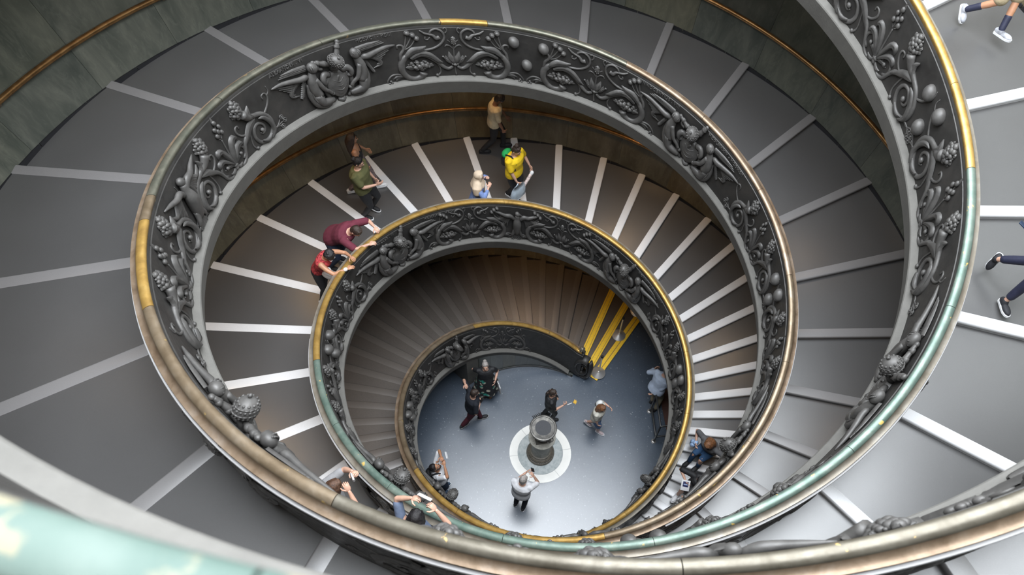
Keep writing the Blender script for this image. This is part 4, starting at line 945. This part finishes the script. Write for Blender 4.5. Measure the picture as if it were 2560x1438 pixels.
G13 = person('man in white T-shirt with black backpack photographing upward', [(-2.30, -.62, 0), (-2.34, -.80, 0)], 8, 1.76, hands=((-2.24, -.56, 1.78), (-2.18, -.74, 1.74)), lean=-4, head=(-4, -34), skin='tan_',
       hair=('short', HAIR['black']), top=(C_('white_cotton', (.70, .70, .72)), .85, .03), bottom=('trousers', C_('navy_denim', (.02, .03, .055)), .96), shoes=(simple('navy_canvas', (.025, .05, .09), .7), WHT), elbow=((-.9, .1, -.2), (.9, .3, -.2)), parts=[backpack(BLK)], curl=(.9, .9))
def beard(G):
    b = Body(); k = G['k']
    for g in (1, -1): b.cone([G['hc']+G['HR']*g*.066*k-G['HU']*.03*k+G['HF']*.01*k, G['hc']+G['HR']*g*.045*k-G['HU']*.085*k+G['HF']*.045*k, G['hc']-G['HU']*.108*k+G['HF']*.075*k], [.016*k, .02*k, .022*k])
    fuse('beard', b, HAIR['black'], G['root'], .010, 2)
beard(G13)
phone((-2.12, -.58, 1.90), (-.2, .98, .1), (.8, .1, .5), 'white phone held up by the man with black backpack', mat=WHT)
bake_people()
person('man in pale blue shirt and khaki trousers bending at the dark railing', [(2.90, 1.12, 0), (2.94, .90, 0)], 40, 1.74, hands=((2.85, 1.52, 1.00), (2.66, .92, .78)), lean=20, pel=(2.82, 1.04, .90), head=(0, 12), skin='light',
       hair=('short', HAIR['grey']), top=(C_('pale_blue_shirt', (.43, .50, .62)), 1.85, .04), bottom=('trousers', C_('khaki_cotton', (.26, .23, .165)), .95), shoes=(BLK, BLK), elbow=(None, (.8, -.6, .0)), wide=1.1)
# --- lower bright flight on the right
G15 = person('woman in grey T-shirt and jeans sitting on the white-edged steps', [onB(3.06, -1.26, 91), onB(2.90, -1.14, 92)], 214, 1.64, hands=((3.50, -1.16, 2.72), (3.02, -.88, 2.48)), pel=(3.32, -.97, 2.31), lean=16, head=(-8, 40), skin='light',
       hair=('mid', HAIR['auburn']), top=(C_('charcoal_jersey', (.10, .10, .105)), .8, .03), bottom=('trousers', C_('blue_jeans', (.025, .06, .125)), .95), shoes=(BLK, BLK), hint_knee=A3(-.55, -.35, 1.2), elbow=((-.9, -.3, .1), (.7, -.3, -.5)), curl=(.8, .5))
b = Body(); c = G15['J']['R'][2]+A3(-.03, .0, -.11)
for k in range(5): b.ell(c+A3(.03*math.sin(k*2.), .03*math.cos(k*2.), .035*k-.06), np.eye(3), (.06, .055, .06), 10, 7)
item('crumpled_bag', 'crumpled pale blue bag in the hand of the sitting woman', 'bag', b, simple('pale_blue_plastic', (.30, .42, .62), .35, 0, 20, .5, .5, 30))
phone(G15['J']['L'][2]+A3(-.08, -.05, .02), (-.6, -.3, .5), (.3, 0, .8), 'black phone in the hand of the sitting woman')
G16 = person('person in black T-shirt sitting low by the carved rail holding a leaflet', [onB(2.72, -1.86, 80), onB(2.58, -1.76, 80)], 222, 1.68, hands=((2.66, -1.98, 2.35), (2.68, -1.62, 2.34)), pel=(3.02, -1.62, 2.06), lean=14, head=(-10, 30), skin='light',
       hair=('short', HAIR['black']), top=(BLK, .9, .03), bottom=('shorts', C_('dark_grey_cotton', (.05, .05, .055)), .9), shoes=(WHT, WHT), hint_knee=A3(-.5, -.4, 1.2), elbow=(None, (.9, .1, -.2)), curl=(.6, .8))
wr = G16['J']['R'][2]; c = wr+A3(-.02, -.10, .0); axl = (A3(.9, -.25, 0), A3(.2, .75, .6), None); a0 = nv(axl[0]); a1 = nv(axl[1]-a0*np.dot(axl[1], a0)); a2 = np.cross(a0, a1)
o = item('leaflet', 'white leaflet with a dark blue picture held over the steps', 'leaflet', box_b(c, (a0, a1, a2), (.085, .11, .003)), WHT)
pic = box_b(c+a2*.0035+a1*.025, (a0, a1, a2), (.055, .055, .001)); mesh('printed_picture', np.concatenate(pic.V)-A3(*o.location), pic.F, simple('navy_ink', (.02, .025, .09), .5), o, scale=False)
pic = box_b(c+a2*.0046+a1*.02, (a0, a1, a2), (.040, .012, .0008)); mesh('printed_band', np.concatenate(pic.V)-A3(*o.location), pic.F, simple('pale_ink', (.35, .42, .6), .5), o, scale=False)
# --- photographers behind the near rail
G17 = person('woman with brown hair photographing over the green rail', [onB(-3.36, -3.14, 339), onB(-3.22, -3.28, 341)], 28, 1.74, hands=((-2.92, -2.98, 8.27), (-2.95, -3.22, 8.27)), lean=12, head=(0, 18), skin='light',
       hair=('long', HAIR['brown']), top=(C_('grey_marl', (.25, .25, .26)), .8, .03), bottom=('trousers', BLK, .95), shoes=(BLK, BLK), curl=(1., 1.), elbow=((-.7, .2, -.7), (.9, .2, -.5)))
item('camera', 'small silver camera in front of the brown-haired woman', 'camera', box_b(G17['J']['R'][2]*.5+G17['J']['L'][2]*.5+A3(.03, .03, .05), (nv(A3(.4, -.9, 0)), nv(A3(.9, .4, 0)), (0, 0, 1)), (.05, .015, .032), .25), simple('silver_metal', (.6, .6, .62), .3, .8))
G18 = person('woman with black hair raising a white phone above the green rail', [onB(-2.30, -3.74, 353), onB(-2.10, -3.82, 355)], 62, 1.74, hands=((-2.17, -3.47, 8.64), (-1.90, -3.62, 8.62)), lean=10, head=(0, 12), skin='light',
       hair=('long', HAIR['black']), top=(C_('dusty_blue_cotton', (.12, .15, .22)), .8, .03), bottom=('trousers', BLK, .95), shoes=(BLK, BLK), curl=(1., 1.), elbow=((-.9, .1, -.3), (.9, .1, -.3)))
c = (G18['J']['L'][2]+G18['J']['R'][2])/2+A3(.02, .06, .07); a0 = nv(G18['J']['R'][2]-G18['J']['L'][2]); a1 = nv(A3(0, -.55, .85)); a1 = nv(a1-a0*np.dot(a0, a1)); a2 = np.cross(a0, a1)
o = item('phone', 'white phone with lit dark screen held sideways by the black-haired woman', 'phone', box_b(c, (a0, a1, a2), (.085, .045, .006), .2), WHT, group='phones held by visitors')
pic = box_b(c+a2*.0065, (a0, a1, a2), (.068, .040, .001)); mesh('screen', np.concatenate(pic.V)-A3(*o.location), pic.F, simple('dark_screen', (.03, .035, .045), .15), o, scale=False)
# --- walkers on the right, partly outside the picture
NAVY = simple('navy_sport_fabric', (.018, .02, .045), .6, 0, 12, .2)
person('walker in khaki shorts with navy and white trainers at the top right', [onB(6.40, 2.06, 493), onB(6.03, 2.55, 497)], -62, 1.74, pel=(6.52, 2.62, 10.80), lean=6, skin='tan_', hair=('short', HAIR['dark']), top=(C_('bottle_green_cotton', (.02, .05, .04)), .8, .03),
       bottom=('shorts', C_('khaki_drill', (.33, .27, .17)), .95), shoes=(simple('navy_white_knit', (.42, .43, .47), .6, 0, 5, .8), WHT), lift=(0, .16), toes=(-58, -80), parts=[lambda G: [fuse('sock', (lambda q: (q.cone([G['L'][n][2]*.55+G['L'][n][1]*.45, G['L'][n][2]], [.052, .046]), q)[1])(Body()), NAVY, G['root'], .012, 2) for n in 'LR']])
GW = person('walker in navy leggings with turquoise print at the right edge', [onB(5.20, -1.26, 459), onB(5.25, -1.76, 456)], -108, 1.68, pel=(5.62, -1.62, 9.98), lean=8, hands=((5.75, -1.95, 9.95), (5.20, -1.34, 10.16)), skin='light', hair=('short', HAIR['brown']), top=(C_('navy_top', (.03, .035, .07)), 1.8, .03),
       bottom=('trousers', NAVY, .80), shoes=(simple('black_knit', (.02, .02, .024), .7), WHT), lift=(.20, 0), toes=(-140, -95), hint_knee=A3(-.75, -.55, .1),
       parts=[lambda G: fuse('turquoise_print', (lambda q: (q.cone([G['L']['L'][0]*.6+G['L']['L'][1]*.4+A3(-.045, .065, .03), G['L']['L'][0]*.3+G['L']['L'][1]*.7+A3(-.03, .06, .04), G['L']['L'][1]+A3(0, .035, .045)], [.03, .025, .025]), q)[1])(Body()), simple('turquoise_ink', (.12, .5, .55), .6), G['root'], .011, 1)])
bake_people()
phone((5.10, -1.31, 10.20), (-.5, .7, .25), (.3, .1, 1), 'dark blue phone in the hand of the walker in leggings', mat=simple('dark_blue_case', (.02, .035, .07), .3), hs=(.042, .085, .008))

# ------------------------------------------------------------------ floor centre: ring, inlay and pedestal with a bronze basin
RR = .6538
for i in range(6):
    a = np.linspace(i*60+3+.25, (i+1)*60+3-.25, 12)*D; V = []
    for t in a:
        for r, z in ((RR*.735, 0), (RR*.735, .006), (RR*1.0, .006), (RR*1.0, 0)): V.append((r*math.cos(t), r*math.sin(t), z))
    sharp(mesh('ring_slab', V, grid_faces(12, 4, True)+[(0, 1, 2, 3), (44, 45, 46, 47)[::-1]], M['marble_white'], floor))
V, F = lathe([(.001, .004), (RR*.725, .004), (RR*.725, 0), (.001, 0)], 64); mesh('marble_inlay', V, F, M['marble_inlay'], floor)
ped = tag(empty('pedestal', (0, 0, .006*S)), 'round stone column pedestal carrying a dark bronze basin at the floor centre', 'pedestal')
def lt(name, prof, mat, parent, n=56, c=(0, 0)):
    V, F = lathe(prof, n); V = V+np.array([c[0], c[1], 0]); return sharp(mesh(name, V-np.array([c[0], c[1], 0])*0, F, mat, parent), 40)
lt('base_moulding', [(.001, 0), (.285, 0), (.295, .02), (.295, .05), (.28, .075), (.265, .08), (.256, .095), (.268, .115), (.262, .135), (.24, .15), (.225, .155), (.22, .175), (.228, .185), (.228, .205), (.205, .215), (.001, .215)], M['stone_dark'], ped)
for k in range(40):
    a = k*2*math.pi/40; q = Rel(); q.ball((0, 0, 0), .017, .017, .022, 6, 5); V, F = q.arr(); mesh('bead', V+[.262*math.cos(a), .262*math.sin(a), .108], F, M['stone_dark'], ped)
lt('column_shaft', [(.001, .21), (.20, .212), (.186, .26), (.18, .50), (.183, .80), (.20, .84), (.001, .84)], M['stone'], ped)
lt('capital', [(.001, .835), (.225, .84), (.25, .86), (.272, .885), (.275, .92), (.272, .93), (.001, .93)], M['stone_pale'], ped)
ca, sa = math.cos(.10), math.sin(.10); V = []
for z, w_ in ((.93, .155), (.985, .155), (.995, .145), (.995, .0001)):
    for x, y in ((-1, -1), (1, -1), (1, 1), (-1, 1)): V.append(((x*ca-y*sa)*w_, (x*sa+y*ca)*w_, z))
mesh('plinth_block', V, grid_faces(4, 4, True)+[(0, 1, 2, 3)[::-1]], M['stone_dark'], ped, smooth=False)
BZ = 1.0
bas = tag(empty('bronze_basin', (0, 0, (BZ+.001)*S)), 'dark bronze round basin with rolled rim standing on the stone pedestal', 'basin')
lt('bowl', [(.001, 0), (.12, 0), (.125, .02), (.08, .05), (.06, .10), (.075, .13), (.15, .16), (.215, .22), (.235, .30), (.225, .36), (.245, .39), (.262, .40), (.272, .413), (.268, .427), (.25, .434), (.232, .43), (.226, .415), (.001, .405)], M['basin'], bas)
lt('dark_surface', [(.001, .412), (.222, .412), (.222, .4), (.001, .4)], M['slate'], bas)
for az in (-62, 118):
    q = Body(); c = A3(math.cos(az*D), math.sin(az*D), 0); t = A3(-c[1], c[0], 0)
    q.cone([c*.222+t*.06+[0, 0, .30], c*.27+t*.06+[0, 0, .31], c*.285+t*.05+[0, 0, .29], c*.285-t*.05+[0, 0, .29], c*.27-t*.06+[0, 0, .31], c*.222-t*.06+[0, 0, .30]], .010, 8)
    mesh('handle', np.concatenate(q.V), q.F, M['basin'], bas)
q = Body(); c = A3(math.cos(112*D), math.sin(112*D), 0); t = A3(-c[1], c[0], 0)
for k in range(-2, 3): q.cone([c*.25+t*.035*k+[0, 0, .38], c*.30+t*.035*k+[0, 0, .40], c*.31+t*(.035*k+.015)+[0, 0, .425]], [.008, .010, .006], 7)
mesh('scroll_crest', np.concatenate(q.V), q.F, M['basin'], bas)

# ------------------------------------------------------------------ stanchions and the dark railing
def stanchion(x, y, label):
    t = tag(empty('stanchion', (x, y, zt(x, y, 'A', -5))), label, 'stanchion', 'chrome stanchions by the first steps')
    prof = [(.001, 0), (.17, 0), (.175, .012), (.165, .02), (.05, .085), (.03, .10), (.026, .12), (.001, .12)]
    V, F = lathe(prof, 40); sharp(mesh('base', V, F, M['chrome'], t, scale=False), 40)
    V, F = lathe([(.001, .1), (.02, .1), (.02, .86), (.001, .86)], 16); sharp(mesh('post', V, F, M['chrome'], t, scale=False), 40)
    V, F = lathe([(.001, .86), (.026, .86), (.032, .875), (.032, .93), (.02, .95), (.001, .955)], 16); sharp(mesh('head', V, F, BLK, t, scale=False), 40)
    return t
stanchion(1.66, 1.95, 'chrome stanchion beside the carved volute')
stanchion(2.34, 2.98, 'chrome stanchion in the middle of the yellow-taped steps')
stanchion(2.93, 3.66, 'chrome stanchion half hidden at the outer end of the yellow tape')
t = tag(empty('barrier_railing', (2.74, .3, 0)), 'dark metal barrier railing standing near the man in pale blue', 'railing'); L0 = A3(2.74, .3, 0)
for nm, pts in (('post', [(2.74, .08, 0), (2.74, .08, .95)]), ('post', [(2.78, .85, 0), (2.78, .85, .95)]), ('top_rail', [(2.78, .85, .95), (2.74, .08, .95), (3.35, .10, .95)]), ('post', [(3.35, .10, 0), (3.35, .10, .95)]), ('lower_rail', [(2.78, .85, .30), (2.74, .08, .30), (3.35, .10, .30)])):
    q = Body(); P_ = [A3(*a) for a in pts]
    for a, b_ in zip(P_[:-1], P_[1:]): q.cone([a, b_], .022, 10)
    mesh(nm, np.concatenate(q.V)-L0, q.F, M['dark_metal'], t, scale=False)
for x, y in ((2.74, .08), (2.78, .85)):
    V, F = lathe([(.001, 0), (.06, 0), (.06, .012), (.001, .014)], 20); mesh('foot_plate', V+[x-L0[0], y-L0[1], 0], F, M['chrome'], t, scale=False)
V = [(x, y, z) for x, y in ((3.10, .25), (4.0, .25), (4.0, 1.6), (3.10, 1.6)) for z in (0.0, .02)]
tag(mesh('door_mat', np.array(V), [(0, 2, 4, 6)[::-1], (1, 3, 5, 7), (0, 1, 3, 2), (2, 3, 5, 4), (4, 5, 7, 6), (6, 7, 1, 0)], simple('red_brown_carpet', (.07, .032, .025), .9, 0, 40, .2), smooth=False, scale=False), 'flat red-brown mat behind the dark railing', 'mat')

# ------------------------------------------------------------------ inscriptions cast on the panels
def inscription(txt, h, s_left, v, hgt, tilt=0.):
    cu = bpy.data.curves.new('t', 'FONT'); cu.body = txt; cu.size = hgt*1.35; cu.extrude = .006; cu.space_character = 1.15
    to = bpy.data.objects.new('t', cu); COL.objects.link(to); bpy.context.view_layer.update()
    me = bpy.data.meshes.new_from_object(to.evaluated_get(bpy.context.evaluated_depsgraph_get())); bpy.data.objects.remove(to)
    n = len(me.vertices); V = np.empty(n*3); me.vertices.foreach_get('co', V); V = V.reshape(-1, 3); F = [tuple(p_.vertices) for p_ in me.polygons]
    s = s_left-V[:, 0]/float(rr(s_left))/D; vv = v+V[:, 1]+V[:, 0]*tilt; X = pol(s, h, panel_r(s, vv, V[:, 2]+.004), zz(s, h)+vv)
    root = bal[h]; o = mesh('inscription', X-np.array(root.location)/S, F, M['relief'], root, smooth=False); bpy.data.meshes.remove(me); return o
inscription('ALEXANDER . VI', 'A', 449.6, .885, .052); inscription('MCDXCII - MDIII', 'A', 429.0, .89, .05)
inscription('INNOCENTIUS . VIII', 'A', 361.5, .885, .052); inscription('MCDLXXXIV - MCDXCII', 'A', 341., .885, .05)
inscription('PAULUS . III', 'B', 263, .885, .05); inscription('MDXXXIV - MDXLIX', 'B', 244., .885, .05); inscription('CLEMENS . VII', 'B', 181, .885, .05); inscription('MDXXIII - MDXXXIV', 'B', 160.5, .885, .05)

# volute that closes the carved balustrade beside the yellow steps, with its small bronze knob
q = Rel(); loc = np.array(bal['A'].location)/S
q.tube(spiral(0, .52, .40, .08, 60, 660, 30), [.09, .085, .07, .05, .035], 10, 70, lift=0, flat=1.1); q.ball((0, .52, 0), .08, .08, .09)
q.tube([(.30, .92), (.36, .6), (.30, .25), (.1, .1), (-.3, .06)], [.06, .09, .1, .09, .06], 10, 18, lift=0, flat=.9)
V, F = q.arr(); s = -5.-V[:, 0]/2.1/D*.5; X = pol(s, 'A', 2.0954-.04-V[:, 2]*1.15, np.maximum(V[:, 1]*.86, .0))
mesh('end_volute', X-loc, F, M['bronze'], bal['A'])
q = Rel(); q.ball((0, 0, 0), .065, .065, .065, 12, 9)
for k in range(18): a = k*2.4; z = 1-2*(k+.5)/18; q.ball((.06*math.sqrt(1-z*z)*math.cos(a), .06*math.sqrt(1-z*z)*math.sin(a), .06*z), .016, nu=6, nv=4)
V, F = q.arr(); o = mesh('knob', V+pol(-2, 'A', rr(0), 1.09)-loc, F, M['olive'], bal['A'])

# ------------------------------------------------------------------ warm lamps recessed under the flights
for h, a, b_ in (('A', 235, 560), ('B', 92, 400), ('A', 120, 235)):
    for s in np.arange(a, b_, 40.):
        other = 'B' if h == 'A' else 'A'; sA = s+AZ0[h]-AZ0[other]
        while zz(sA, other) < zz(s, h)+1.6: sA += 360
        z = float(zz(sA, other))-.42; r = float(rw(zz(s, h)+1.5))-.85
        l = bpy.data.lights.new('flight_lamp', 'SPOT'); l.energy = 10 if (h, a) == ('A', 235) else (42 if s > 160 or h == 'A' else 13); l.color = (1, .62, .30); l.shadow_soft_size = .08; l.spot_size = 2.4; l.spot_blend = .8
        lo2 = bpy.data.objects.new('flight_lamp', l); COL.objects.link(lo2); lo2.location = pol(s, h, r, z)*S
for s in (10, 50):
    l = bpy.data.lights.new('floor_lamp_spot', 'SPOT'); l.energy = 45; l.color = (1, .6, .28); l.spot_size = 2.2; l.spot_blend = .8; l.shadow_soft_size = .08
    lo2 = bpy.data.objects.new('floor_lamp_spot', l); COL.objects.link(lo2); lo2.location = pol(s-30, 'A', 3.6, 2.6)*S
